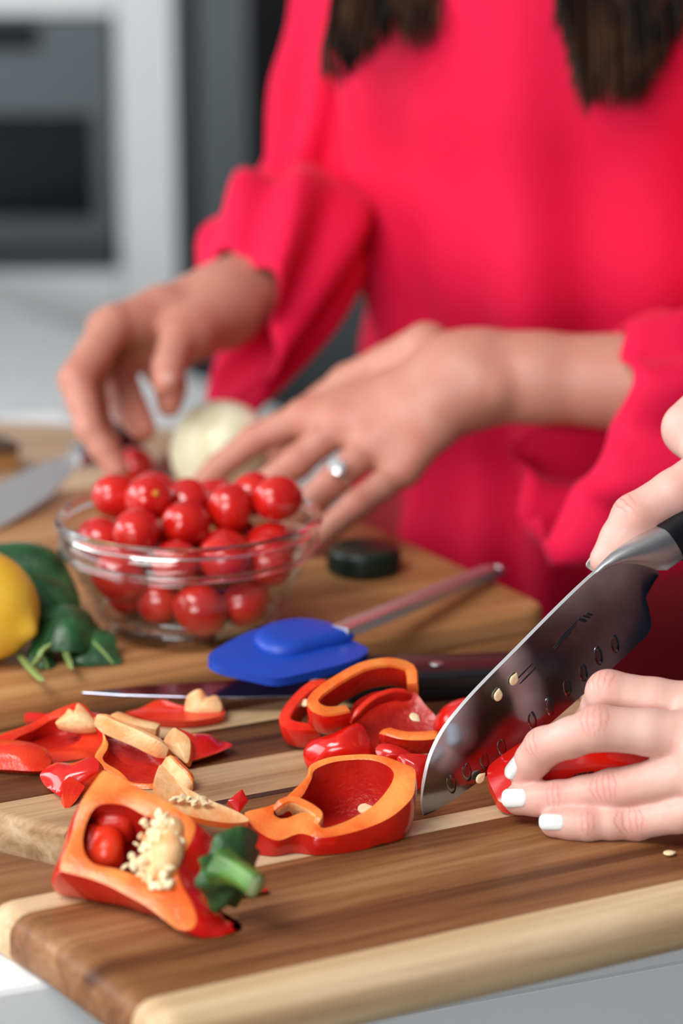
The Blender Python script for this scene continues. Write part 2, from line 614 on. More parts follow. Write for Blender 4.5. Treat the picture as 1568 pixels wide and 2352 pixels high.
T = 0.1
structure('floor', box_mesh('floor', (RX0 - T, RY0 - T, -T), (RX1 + T, RY1 + T, 0), M['floor']))
structure('ceiling', box_mesh('ceiling', (RX0 - T, RY0 - T, RH), (RX1 + T, RY1 + T, RH + T), M['ceiling']))
structure('wall_back', box_mesh('wall_back', (RX0 - T, RY1, 0), (RX1 + T, RY1 + T, RH), M['wall']))
structure('wall_front', box_mesh('wall_front', (RX0 - T, RY0 - T, 0), (RX1 + T, RY0, RH), M['wall']))
structure('wall_left', box_mesh('wall_left', (RX0 - T, RY0, 0), (RX0, RY1, RH), M['wall']))
structure('wall_right', box_mesh('wall_right', (RX1, RY0, 0), (RX1 + T, RY1, RH), M['wall']))
structure('unseen_dark_panel_1', box_mesh('unseen_dark_panel_1', (RX0, RY0, 0), (RX1, RY0 + 0.04, 1.12), M['dark_backdrop']))  # unseen panel, added to give the knife blade something dark to mirror
structure('unseen_dark_panel_2', box_mesh('unseen_dark_panel_2', (RX1 - 0.04, RY0, 0), (RX1, 2.2, 1.25), M['dark_backdrop']))
for i, (lo, hi) in enumerate((((RX0, 0.3, 0.95), (RX0 + 0.05, 3.5, 2.35)), ((-2.6, RY0, 1.1), (0.4, RY0 + 0.05, 2.5)))):
    structure('window_%d' % (i + 1), box_mesh('window', lo, hi, M['white'], 0.01))

# ------------------------------------------------------------------ island
A1 = math.radians(27.0)                       # near board / island direction
E1 = np.array([math.cos(A1), math.sin(A1), 0])
N1 = np.array([-math.sin(A1), math.cos(A1), 0])
V0 = 0.7475                                   # front line of the near board along N1
A2 = math.radians(29.9)
E2 = np.array([math.cos(A2), math.sin(A2), 0])
N2 = np.array([-math.sin(A2), math.cos(A2), 0])
F0 = P(170, 1590, FAR)                        # on the front edge of the far board
FC = P(1290, 1400, FAR)                       # its right front corner
U_END = float(FC @ E2)                        # its right end along E2
V_F = float(F0 @ N2)

# island slab: front edge seen at the lower left, right end just past the boards
fe = P(0, 2272, COUNTER)
AI = math.radians(22.0)
EI = np.array([math.cos(AI), math.sin(AI), 0])
NI = np.array([-math.sin(AI), math.cos(AI), 0])
EIp = np.array([math.sin(A2), -math.cos(A2), 0])      # right end, towards the camera
endp = FC + E2 * 0.012
# corners
def cross2(p, d, q, e):
    t = ((q[0] - p[0]) * e[1] - (q[1] - p[1]) * e[0]) / (d[0] * e[1] - d[1] * e[0])
    return np.array([p[0] + d[0] * t, p[1] + d[1] * t])
c_fr = cross2(fe, EI, endp, EIp)
c_br = c_fr - EIp[:2] * 1.0
c_fl = c_fr - EI[:2] * 1.75
c_bl = c_br - EI[:2] * 1.75


def prism(name, poly, z0, z1, m, bevel=0.0, seg=2, xyz=False):
    bm = bmesh.new()
    vs = [bm.verts.new((p[0], p[1], z0)) for p in poly]
    f = bm.faces.new(vs)
    r = bmesh.ops.extrude_face_region(bm, geom=[f])
    for v in r['geom']:
        if isinstance(v, bmesh.types.BMVert):
            v.co.z = z1
    bmesh.ops.recalc_face_normals(bm, faces=bm.faces)
    if bevel > 0:
        bmesh.ops.bevel(bm, geom=bm.edges[:], offset=bevel, segments=seg, profile=0.5, affect='EDGES', clamp_overlap=True)
    me = bpy.data.meshes.new(name)
    bm.to_mesh(me)
    bm.free()
    me.materials.append(m)
    return me


def inset_poly(poly, d):
    c = np.mean(np.asarray(poly), 0)
    out = []
    n = len(poly)
    for i in range(n):
        a, b, e = np.asarray(poly[i - 1]), np.asarray(poly[i]), np.asarray(poly[(i + 1) % n])
        d1, d2 = unit(b - a), unit(e - b)
        n1, n2 = np.array([-d1[1], d1[0]]), np.array([-d2[1], d2[0]])
        k = unit(n1 + n2)
        out.append(b + k * d / max(float(k @ n1), 0.2))
    return out


isl = [c_fl, c_fr, c_br, c_bl]
wt = put('worktop', prism('worktop', isl, COUNTER - 0.045, COUNTER, M['quartz'], 0.003))
tag(wt, 'white quartz worktop of the kitchen island under both cutting boards', 'worktop')
body_poly = inset_poly(isl, 0.012)
ic = empty('island_cabinet', (float(np.mean(isl, 0)[0]), float(np.mean(isl, 0)[1]), 0), 'white island cabinet below the quartz worktop', 'cabinet')
put('carcass', prism('carcass', inset_poly(isl, 0.035), 0.08, COUNTER - 0.045, M['white']), ic)
put('plinth', prism('plinth', inset_poly(isl, 0.09), 0.0, 0.08, M['white']), ic)
# front panels, one seam falls below the near corner of the board
seam = P(665, 2310, COUNTER - 0.06)
s0 = float((seam[:2] - c_fl) @ EI[:2])
for k, (a, b) in enumerate(((0.02, s0 - 0.52), (s0 - 0.517, s0 - 0.002), (s0 + 0.002, float((c_fr - c_fl) @ EI[:2]) - 0.03))):
    q = [c_fl + EI[:2] * a + NI[:2] * 0.012, c_fl + EI[:2] * b + NI[:2] * 0.012, c_fl + EI[:2] * b + NI[:2] * 0.034, c_fl + EI[:2] * a + NI[:2] * 0.034]
    put('door', prism('door', q, 0.10, COUNTER - 0.049, M['white'], 0.002), ic)

# ------------------------------------------------------------------ cutting boards
def plate(name, outline, z0, z1, r_top, r_bot, holes=(), r_hole=0.004):
    """rounded plate from a 2-D outline (counter-clockwise), with rounded-over edges; returns a bmesh"""
    bm = bmesh.new()
    def loops(poly, sign, r_top=r_top, r_bot=r_bot):
        rings = []
        for k in range(5):
            a = k / 4 * math.pi / 2
            rings.append((r_top * (1 - math.sin(a)), z1 - r_top * (1 - math.cos(a))))
        for k in range(5):
            a = k / 4 * math.pi / 2
            rings.append((r_bot * (1 - math.cos(a)), z0 + r_bot * (1 - math.sin(a))))
        allr = []
        for ins, z in rings:
            pts = inset_poly(poly, ins * sign)
            allr.append([bm.verts.new((p[0], p[1], z)) for p in pts])
        for i in range(len(allr) - 1):
            A, B = allr[i], allr[i + 1]
            n = len(A)
            for j in range(n):
                bm.faces.new((A[j], A[(j + 1) % n], B[(j + 1) % n], B[j]))
        return allr[0], allr[-1]
    tops, bots = [], []
    t, b = loops(outline, 1)
    tops.append(t), bots.append(b)
    for h in holes:
        t, b = loops(h, -1, r_hole, 0.002)
        tops.append(t), bots.append(b)
    for grp in (tops, bots):
        es = []
        for ring in grp:
            for j in range(len(ring)):
                e = bm.edges.get((ring[j], ring[(j + 1) % len(ring)]))
                es.append(e)
        bmesh.ops.triangle_fill(bm, use_beauty=True, use_dissolve=False, edges=es)
    bmesh.ops.recalc_face_normals(bm, faces=bm.faces)
    return bm


def slice_board(bm, v0, v1, gap=0.00008):
    b = bm.copy()
    for co, no in (((0, v0 + gap, 0), (0, -1, 0)), ((0, v1 - gap, 0), (0, 1, 0))):
        r = bmesh.ops.bisect_plane(b, geom=b.verts[:] + b.edges[:] + b.faces[:], plane_co=co, plane_no=no, clear_outer=True, clear_inner=False)
        ed = [e for e in r['geom_cut'] if isinstance(e, bmesh.types.BMEdge)]
        if ed:
            bmesh.ops.edgeloop_fill(b, edges=ed) if False else bmesh.ops.holes_fill(b, edges=ed, sides=0)
    bmesh.ops.recalc_face_normals(b, faces=b.faces)
    me = bpy.data.meshes.new('plank')
    b.to_mesh(me)
    b.free()
    return me


def round_poly(pts, radii, n=8):
    out = []
    m = len(pts)
    for i in range(m):
        a, b, c = np.asarray(pts[i - 1], float), np.asarray(pts[i], float), np.asarray(pts[(i + 1) % m], float)
        r = radii[i]
        if r <= 0:
            out.append(b)
            continue
        d1, d2 = unit(a - b), unit(c - b)
        p0, p2 = b + d1 * r, b + d2 * r
        for k in range(n + 1):
            t = k / n
            out.append((1 - t) ** 2 * p0 + 2 * t * (1 - t) * b + t * t * p2)
    return out


# near board: local frame u along E1, v along N1 measured from V0
uL, uR = 0.304, 0.655
near_out = round_poly([(uL - 0.004, -0.018), (uR, -0.018), (uR, 0.292), (0.222, 0.292), (0.252, 0.19), (0.2815, 0.1034)], [0.012, 0.03, 0.03, 0.04, 0.05, 0.04], 10)
# carved hand slot at the left end
def nuv(px, py, z=BOARD):
    q = P(px, py, z)
    return np.array([float(q @ E1), float(q @ N1) - V0])
h0, h1, hr = np.array([0.3325, 0.1415]), np.array([0.2790, 0.2210]), 0.0150
hd_ = unit(h1 - h0)
hn_ = np.array([-hd_[1], hd_[0]])
hs = [h0 + (hn_ * math.cos(a) - hd_ * math.sin(a)) * hr for a in np.linspace(0, math.pi, 20)] + [h1 + (-hn_ * math.cos(a) + hd_ * math.sin(a)) * hr for a in np.linspace(0, math.pi, 20)]
area2 = sum(hs[i][0] * hs[(i + 1) % 40][1] - hs[(i + 1) % 40][0] * hs[i][1] for i in range(40))
hole = [tuple(p) for p in (hs if area2 > 0 else hs[::-1])]
bm_near = plate('near', near_out, 0.0005, 0.022, 0.009, 0.006, [hole])
nb = empty('cutting_board', (N1 * V0).tolist(), 'large striped acacia cutting board in front, with a carved hand slot', 'cutting board')
nb.location.z = COUNTER
nb.rotation_euler.z = A1
CREAM = ((0.46, 0.28, 0.13), (0.63, 0.44, 0.255), (0.76, 0.58, 0.38))
strips = [(-0.02, 0.0035, CREAM),
          (0.0035, 0.041, ((0.075, 0.024, 0.008), (0.225, 0.092, 0.034), (0.40, 0.20, 0.09))),
          (0.041, 0.094, ((0.12, 0.042, 0.014), (0.27, 0.115, 0.044), (0.44, 0.23, 0.105))),
          (0.094, 0.108, CREAM),
          (0.108, 0.163, ((0.13, 0.05, 0.018), (0.25, 0.11, 0.042), (0.40, 0.21, 0.10))),
          (0.163, 0.168, ((0.03, 0.013, 0.009), (0.05, 0.025, 0.018), (0.09, 0.05, 0.03))),
          (0.168, 0.209, ((0.26, 0.13, 0.055), (0.48, 0.31, 0.17), (0.66, 0.48, 0.31))),
          (0.209, 0.252, ((0.035, 0.012, 0.005), (0.10, 0.036, 0.014), (0.21, 0.09, 0.036))),
          (0.252, 0.273, CREAM),
          (0.273, 0.294, ((0.09, 0.04, 0.014), (0.19, 0.095, 0.036), (0.30, 0.17, 0.075)))]
for i, (a, b, cols) in enumerate(strips):
    me = slice_board(bm_near, a, b)
    me.materials.append(wood('acacia_%d' % i, *cols, seed=i * 1.37 + 0.3, grain=1.0 if b - a > 0.02 else 2.0))
    me.polygons.foreach_set('use_smooth', np.full(len(me.polygons), True))
    sharp(me, 30)
    put('plank', me, nb, recenter=False)
bm_near.free()

# far board: local frame u along E2, v along N2 from its front edge
fb = empty('cutting_board', (N2 * V_F).tolist(), 'thick honey-coloured wooden cutting board under the glass bowl', 'cutting board')
fb.location.z = COUNTER
fb.rotation_euler.z = A2
ul = U_END - 0.62
# the board's upper layer and a lower layer with a finger groove along the front
g0, g1 = float(P(172, 1590, FAR) @ E2), float(P(1010, 1450, FAR) @ E2)
up_out = round_poly([(ul, 0.0), (U_END, 0.0), (U_END, 0.37), (ul, 0.37)], [0.02] * 4, 8)
lo_out = round_poly([(ul, 0.0), (g0 - 0.012, 0.0), (g0, 0.012), (g1, 0.012), (g1 + 0.012, 0.0), (U_END, 0.0), (U_END, 0.37), (ul, 0.37)], [0.02, 0.008, 0.006, 0.006, 0.008, 0.02, 0.02, 0.02], 6)
bm_up = plate('up', up_out, 0.0162, 0.030, 0.004, 0.003)
bm_lo = plate('lo', lo_out, 0.0005, 0.016, 0.002, 0.004)
HONEY = [((0.30, 0.13, 0.045), (0.44, 0.20, 0.075), (0.56, 0.30, 0.13)),
         ((0.26, 0.11, 0.04), (0.38, 0.165, 0.06), (0.50, 0.25, 0.10)),
         ((0.33, 0.15, 0.055), (0.47, 0.23, 0.09), (0.60, 0.34, 0.16))]
vs = [-0.01, 0.045, 0.10, 0.152, 0.21, 0.262, 0.318, 0.38]
for i in range(7):
    c = HONEY[i % 3]
    m_ = wood('honey_wood_%d' % i, *c, seed=20 + i * 0.9, grain=0.8, rough=0.45, scratch=False)
    for bmx in (bm_up, bm_lo):
        me = slice_board(bmx, vs[i], vs[i + 1])
        me.materials.append(m_)
        me.polygons.foreach_set('use_smooth', np.full(len(me.polygons), True))
        sharp(me, 30)
        put('plank', me, fb, recenter=False)
bm_up.free(), bm_lo.free()

# pale board at the back left
bb = empty('cutting_board', (0, 0, COUNTER), 'pale wooden board lying behind the onion at the back', 'cutting board')
q = [P(x, y, COUNTER + 0.016) for x, y in ((-260, 1075), (330, 1085), (455, 985), (-120, 962))]
bq = round_poly([p[:2] for p in q], [0.02] * 4, 6)
ar = sum(bq[i][0] * bq[(i + 1) % len(bq)][1] - bq[(i + 1) % len(bq)][0] * bq[i][1] for i in range(len(bq)))
if ar < 0: bq = bq[::-1]
ctr = np.mean(bq, 0)
bm_bk = plate('bk', [p - ctr for p in bq], 0.0005, 0.016, 0.003, 0.003)
bb.location = (ctr[0], ctr[1], COUNTER)
for i, (a, b) in enumerate(((-0.4, -0.07), (-0.07, -0.01), (-0.01, 0.05), (0.05, 0.4))):
    me = slice_board(bm_bk, a, b)
    if len(me.polygons) == 0: continue
    me.materials.append(wood('pale_wood_%d' % i, (0.36, 0.22, 0.12), (0.47, 0.31, 0.19), (0.58, 0.42, 0.28), seed=40 + i, scratch=False))
    put('plank', me, bb, recenter=False)
bm_bk.free()

# white side counter running back at the left, square to the island
ZT = 0.76
tr_ = P(100, 727, ZT)
er, el = EIp / np.linalg.norm(EIp), -E2
cq = [tr_ - er * 0.75, tr_ + er * 0.95, tr_ + er * 0.95 + el * 1.15, tr_ - er * 0.75 + el * 1.15]
cq = [np.array(p[:2]) for p in cq]
ar = sum(cq[i][0] * cq[(i + 1) % 4][1] - cq[(i + 1) % 4][0] * cq[i][1] for i in range(4))
if ar < 0: cq = cq[::-1]
sdc = empty('side_counter', (float(np.mean(cq, 0)[0]), float(np.mean(cq, 0)[1]), 0), 'low white counter at the left behind the boards and the grasping hand', 'counter')
put('top', prism('top', cq, ZT - 0.03, ZT, M['quartz'], 0.003), sdc)
put('cabinet', prism('cabinet', inset_poly(cq, 0.03), 0.08, ZT - 0.0302, M['white'], 0.002), sdc)
put('plinth', prism('plinth', inset_poly(cq, 0.07), 0.0, 0.0798, M['white']), sdc)

# ------------------------------------------------------------------ background kitchen
YB = 4.0
def back_box(x0, y0, x1, y1, ya, yb):
    a, b = WY(x0, y0, ya), WY(x1, y1, ya)
    return np.array([min(a[0], b[0]), ya, min(a[2], b[2])]), np.array([max(a[0], b[0]), yb, max(a[2], b[2])])

tc_ = empty('tall_cabinet', (float(WY(100, 600, YB)[0]), YB + 0.15, 0), 'tall white oven cabinet on the left of the back wall', 'cabinet')
XL = float(WY(-640, 300, YB)[0])
xr = float(WY(402, 300, YB)[0])
x_ap = float(WY(268, 300, YB)[0])
z_t, z_b = float(WY(100, 38, YB)[2]), float(WY(100, 618, YB)[2])
put('stile', box_mesh('stile', (x_ap, YB, 0.1), (xr, YB + 0.28, 2.3), M['white'], 0.003), tc_)
put('stile', box_mesh('stile', (XL, YB, 0.1), (XL + 0.06, YB + 0.28, 2.3), M['white'], 0.003), tc_)
put('door', box_mesh('door', (XL + 0.062, YB, z_t + 0.003), (x_ap - 0.002, YB + 0.28, 2.3), M['white'], 0.003), tc_)
z_mid = (z_b + 0.1) / 2
for za, zb in ((0.1, z_mid - 0.003), (z_mid, z_b - 0.003)):
    dr = put('drawer', box_mesh('drawer', (XL + 0.062, YB, za), (x_ap - 0.002, YB + 0.28, zb), M['white'], 0.003), tc_)
    put('handle', box_mesh('handle', (XL + 0.3, YB - 0.03, zb - 0.07), (x_ap - 0.25, YB - 0.018, zb - 0.058), M['steel_mid'], 0.003), dr)
mw = empty('microwave_oven', (x_ap - 0.3, YB + 0.15, z_b), 'grey built-in microwave oven with a black window at the left edge', 'oven')
put('front_panel', box_mesh('front_panel', (XL + 0.064, YB - 0.012, z_b), (x_ap - 0.004, YB + 0.26, z_t), M['steel_mid'], 0.004), mw)
a, b = back_box(-560, 262, 215, 500, YB - 0.02, YB - 0.0125)
put('window', box_mesh('window', a, b, M['black_glass'], 0.002), mw)
a, b = back_box(-500, 52, 82, 112, YB - 0.03, YB - 0.0125)
put('display', box_mesh('display', a, b, M['black_glass'], 0.002), mw)
a, b = back_box(-560, 545, 262, 606, YB - 0.02, YB - 0.0125)
put('lower_panel', box_mesh('lower_panel', a, b, M['steel_dark'], 0.003), mw)

fr = empty('fridge', (float(WY(700, 400, YB - 0.1)[0]), YB, 0), 'dark stainless fridge with a black glass door panel behind the woman', 'fridge')
yf = YB - 0.06
x0, x1, x2 = float(WY(404, 300, yf)[0]), float(WY(440, 300, yf)[0]), float(WY(1330, 300, yf)[0])
put('cabinet', box_mesh('cabinet', (x0, yf + 0.03, 0.05), (x2, YB + 0.28, 2.1), M['steel_dark'], 0.004), fr)
put('side_trim', box_mesh('side_trim', (x0, yf, 0.05), (x1 - 0.004, yf + 0.029, 2.1), M['steel_dark'], 0.004), fr)
a, b = back_box(440, -900, 870, 1400, yf - 0.02, yf + 0.028)
a[2], b[2] = 0.10, 2.09
d1 = put('door', box_mesh('door', a, b, M['steel_mid'], 0.01), fr)
put('door', box_mesh('door', (b[0] + 0.004, yf - 0.02, 0.10), (x2, yf + 0.028, 2.09), M['steel_mid'], 0.01), fr)
a, b = back_box(560, -700, 845, 408, yf - 0.028, yf - 0.0202)
put('glass_panel', box_mesh('glass_panel', a, b, M['black_glass'], 0.002), d1)
# cabinets going on to the right of the fridge
for k, xa in enumerate((x2 + 0.004, x2 + 0.61)):
    c_ = empty('wall_cabinet', (xa + 0.3, YB + 0.1, 0), ('white tall cabinet right of the fridge', 'white tall cabinet at the right end of the back wall')[k], 'cabinet')
    put('body', box_mesh('body', (xa, YB + 0.02, 0.1), (xa + 0.6, YB + 0.28, 2.3), M['white']), c_)
    for za, zb in ((0.1, 0.9), (0.904, 2.3)):
        put('door', box_mesh('door', (xa + 0.002, YB, za), (xa + 0.598, YB + 0.0195, zb), M['white'], 0.003), c_)

# ------------------------------------------------------------------ glass bowl
BC = P(438, 1442, FAR)
BZ = FAR
bowl = empty('glass_bowl', (BC[0], BC[1], BZ), 'clear glass bowl heaped with small red tomatoes', 'bowl')
R_RIM, H_RIM = 0.0695, 0.063
outer = [(0.0, 0.0), (0.040, 0.0), (0.045, 0.002), (0.050, 0.012), (0.056, 0.026), (0.061, 0.036), (0.0645, 0.043)]
inner = [(0.0620, 0.044), (0.0585, 0.036), (0.0535, 0.026), (0.0475, 0.013), (0.042, 0.005), (0.0, 0.0045)]
put('wall', lathe('wall', [(r + 0.0003, z + 0.0003) for r, z in outer[3:]] + inner[:4], M['glass_thin'], 96, (BC[0], BC[1], BZ)), bowl)
put('base', lathe('base', outer[:3] + [(0.0475, 0.0118), (0.0445, 0.0118), (0.041, 0.0055), (0.0, 0.005)], M['glass_thin'], 96, (BC[0], BC[1], BZ)), bowl)
put('band', lathe('band', [(0.0630, 0.0445), (0.0652, 0.0435), (0.0680, 0.0452), (0.0686, 0.0475), (0.0680, 0.0490), (0.0684, 0.0565), (0.0662, 0.0565), (0.0655, 0.049)], M['glass_thin'], 96, (BC[0], BC[1], BZ)), bowl)
put('ridge', lathe('ridge', [(0.0672 + 0.0021 * math.cos(t), 0.0462 + 0.0018 * math.sin(t)) for t in np.linspace(0, 2 * math.pi, 12, endpoint=False)], M['glass'], 96, (BC[0], BC[1], BZ)), bowl)
put('rim', lathe('rim', [(0.0676 + 0.0026 * math.cos(t), 0.0598 + 0.0033 * math.sin(t)) for t in np.linspace(0, 2 * math.pi, 16, endpoint=False)], M['glass'], 96, (BC[0], BC[1], BZ)), bowl)

# ------------------------------------------------------------------ tomatoes
TOM = [(280, 1158, 1.300, 'largest tomato at the upper left of the heap'), (326, 1118, 1.335, 'tomato at the very back of the heap near her fingertips'),
       (412, 1158, 1.345, 'tomato at the back behind the centre of the heap'), (384, 1198, 1.290, 'glossy tomato with a pale stem spot near the top of the heap'),
       (480, 1197, 1.290, 'upright oval tomato at the top centre of the heap'), (530, 1140, 1.345, 'tomato at the back right, below the pointing finger'),
       (588, 1180, 1.325, 'tomato at the upper right of the heap'), (676, 1202, 1.345, 'tomato against the right back wall of the bowl'),
       (632, 1240, 1.285, 'orange-tinged tomato leaning on the right rim'), (208, 1222, 1.320, 'tomato half hidden behind the left rim'),
       (288, 1250, 1.268, 'tomato just above the rim at the lower left'), (412, 1282, 1.258, 'tomato crossing the front rim left of centre'),
       (522, 1285, 1.258, 'tomato crossing the front rim right of centre'), (338, 1345, 1.270, 'tomato behind the front glass on the left'),
       (430, 1385, 1.264, 'tomato behind the front glass in the middle'), (548, 1388, 1.272, 'dark tomato behind the front glass on the right'),
       (270, 1380, 1.310, 'shaded tomato low at the left of the bowl'), (360, 1425, 1.283, 'tomato on the bowl bottom, left'),
       (468, 1432, 1.283, 'tomato on the bowl bottom, right'), (640, 1325, 1.310, 'shaded tomato low at the right of the bowl'),
       (228, 1305, 1.330, 'shaded tomato under the left rim'), (610, 1290, 1.27, 'tomato behind the ridge at the right front')]
tp = np.array([D(x, y, d) for x, y, d, _ in TOM])
fill = np.array([[BC[0] + dx, BC[1] + dy, BZ + dz] for dx, dy, dz in ((0, 0.02, 0.02), (0.025, 0.03, 0.03), (-0.03, 0.025, 0.03), (0.0, 0.0, 0.045), (0.03, -0.005, 0.03), (-0.03, -0.005, 0.045), (0.0, 0.03, 0.05), (0.035, 0.02, 0.05))])
ap = np.vstack([tp, fill])
home = ap.copy()
rt = np.full(len(ap), 0.0130)
ip = np.array(inner[::-1])
for it in range(220):
    for i in range(len(ap)):
        dv = ap - ap[i]
        dist = np.linalg.norm(dv, axis=1)
        dist[i] = 9
        for j in np.where(dist < rt[i] + rt)[0]:
            push = (rt[i] + rt[j] - dist[j]) * 0.5 * dv[j] / max(dist[j], 1e-6)
            ap[j] += push
            ap[i] -= push
    ap += (home - ap) * (0.06 if it < 150 else 0.0)
    rel = ap - np.array([BC[0], BC[1], BZ])
    rr = np.linalg.norm(rel[:, :2], axis=1)
    rel[:, 2] = np.maximum(rel[:, 2], 0.0055 + 0.0130)
    lim = np.where(rel[:, 2] < 0.044, np.interp(rel[:, 2] - 0.004, ip[:, 1], ip[:, 0]) - 0.0155, 0.0630 - 0.0125)
    s = np.where(rr > lim, lim / np.maximum(rr, 1e-6), 1)
    rel[:, :2] *= s[:, None]
    ap = rel + np.array([BC[0], BC[1], BZ])


def tomato_mesh():
    bm = bmesh.new()
    bmesh.ops.create_uvsphere(bm, u_segments=24, v_segments=16, radius=1.0)
    for v in bm.verts:
        z = v.co.z
        k = 1 - 0.10 * math.exp(-((z - 1) / 0.12) ** 2)
        v.co.z *= k * 1.13
        v.co.x *= 0.96
        v.co.y *= 0.96
    me = bpy.data.meshes.new('cherry_tomato')
    bm.to_mesh(me)
    bm.free()
    me.materials.append(M['tomato'])
    me.polygons.foreach_set('use_smooth', np.full(len(me.polygons), True))
    return me


tme = tomato_mesh()
tme.transform(Matrix.Scale(0.0130, 4))
sme = bpy.data.meshes.new('stem_scar')
bm = bmesh.new()
bmesh.ops.create_uvsphere(bm, u_segments=10, v_segments=6, radius=0.0017)
bmesh.ops.scale(bm, vec=(1, 1, 0.35), verts=bm.verts)
bm.to_mesh(sme)
bm.free()
sme.materials.append(M['scar'])
tom0 = bpy.data.objects.new('cherry_tomato', tme)
sc0 = bpy.data.objects.new('stem_scar', sme)
sc0.parent = tom0
sc0.location = (0, 0, 0.0130 * 1.05)
BUSED = set()


def buried_label(p):
    r_ = p - np.array([BC[0], BC[1], BZ])
    lay = 'low in the bowl' if r_[2] < 0.024 else ('halfway up the heap' if r_[2] < 0.044 else 'high in the heap')
    rad = math.hypot(r_[0], r_[1])
    side = 'at the centre' if rad < 0.014 else ('on the ' + ('far ' if r_[1] > 0.010 else 'near ' if r_[1] < -0.010 else '') + ('right' if r_[0] > 0.006 else 'left' if r_[0] < -0.006 else 'middle') + ' side')
    for ex in ('', ', against the glass' if rad > 0.03 else ', deep among the others', ', the second one there', ', the third one there'):
        s = 'tomato %s, %s%s' % (lay, side, ex)
        if s not in BUSED:
            BUSED.add(s)
            return s
    return s


for i in range(len(ap)):
    t = tom0 if i == 0 else tom0.copy()
    COL.objects.link(t)
    if i in (0, 3, 11, 14):
        s_ = sc0 if i == 0 else sc0.copy()
        s_.parent = t
        COL.objects.link(s_)
    t.location = ap[i]
    r = random.Random(i)
    t.rotation_euler = (r.uniform(0.5, 2.4), r.uniform(-0.7, 0.7), r.uniform(0, 6.28))
    if i in (3, 11): t.rotation_euler = (1.1, 0.25, 0.3)
    if i in (4, ): t.rotation_euler = (0.15, 0.1, 0)
    t.scale = (r.uniform(0.94, 1.07),) * 3
    tag(t, 'small red ' + (TOM[i][3] if i < len(TOM) else buried_label(ap[i])), 'tomato', 'small tomatoes in the glass bowl')

t = tom0.copy()
COL.objects.link(t)
t.location = P(306, 1070, FAR + 0.0135)
t.rotation_euler = (1.2, 0.4, 0.8)
tag(t, 'single red tomato on the board behind the bowl, under her fingertips', 'tomato', 'tomatoes outside the bowl')
del t['group']

# ------------------------------------------------------------------ dark green cap
CP = P(835, 1312, FAR)
capo = empty('bottle_cap', (CP[0], CP[1], FAR), 'dark green screw cap standing right of the tomato bowl', 'cap')
prof = [(0, 0.0004), (0.0195, 0.0004), (0.0203, 0.002), (0.0203, 0.0125), (0.0196, 0.0142), (0.018, 0.0148), (0, 0.0144)]
put('shell', lathe('shell', prof, M['cap'], 64, (CP[0], CP[1], FAR)), capo)
bm = bmesh.new()
for k in range(40):
    a = k / 40 * 2 * math.pi
    r_ = bmesh.ops.create_cube(bm, size=1.0)
    bmesh.ops.scale(bm, vec=(0.0014, 0.0013, 0.0095), verts=r_['verts'])
    bmesh.ops.translate(bm, vec=(0.0205, 0, 0.0072), verts=r_['verts'])
    bmesh.ops.rotate(bm, cent=(0, 0, 0), matrix=Matrix.Rotation(a, 3, 'Z'), verts=r_['verts'])
bmesh.ops.translate(bm, vec=(CP[0], CP[1], FAR), verts=bm.verts)
me = bpy.data.meshes.new('grip_ribs')
bm.to_mesh(me), bm.free()
me.materials.append(M['cap'])
tag(put('grip_ribs', me, capo), kind='stuff')

# ------------------------------------------------------------------ lemon
LC = P(-52, 1388, FAR + 0.0285)
bm = bmesh.new()
bmesh.ops.create_uvsphere(bm, u_segments=48, v_segments=32, radius=1.0)
ax_l = unit(cdir(0.80, -0.35, -0.4))
for v in bm.verts:
    z = v.co.z
    r_ = math.hypot(v.co.x, v.co.y)
    v.co.z = z * (1.18 + 0.16 * math.exp(-(r_ / 0.22) ** 2))
q = Vector((0, 0, 1)).rotation_difference(Vector(ax_l))
me = bpy.data.meshes.new('lemon')
bm.to_mesh(me), bm.free()
me.transform(Matrix.Translation(Vector(LC)) @ q.to_matrix().to_4x4() @ Matrix.Scale(0.0285, 4))
me.materials.append(M['lemon'])
me.polygons.foreach_set('use_smooth', np.full(len(me.polygons), True))
tag(put('lemon', me), 'whole yellow lemon cut off by the left edge, in front of the basil', 'lemon')

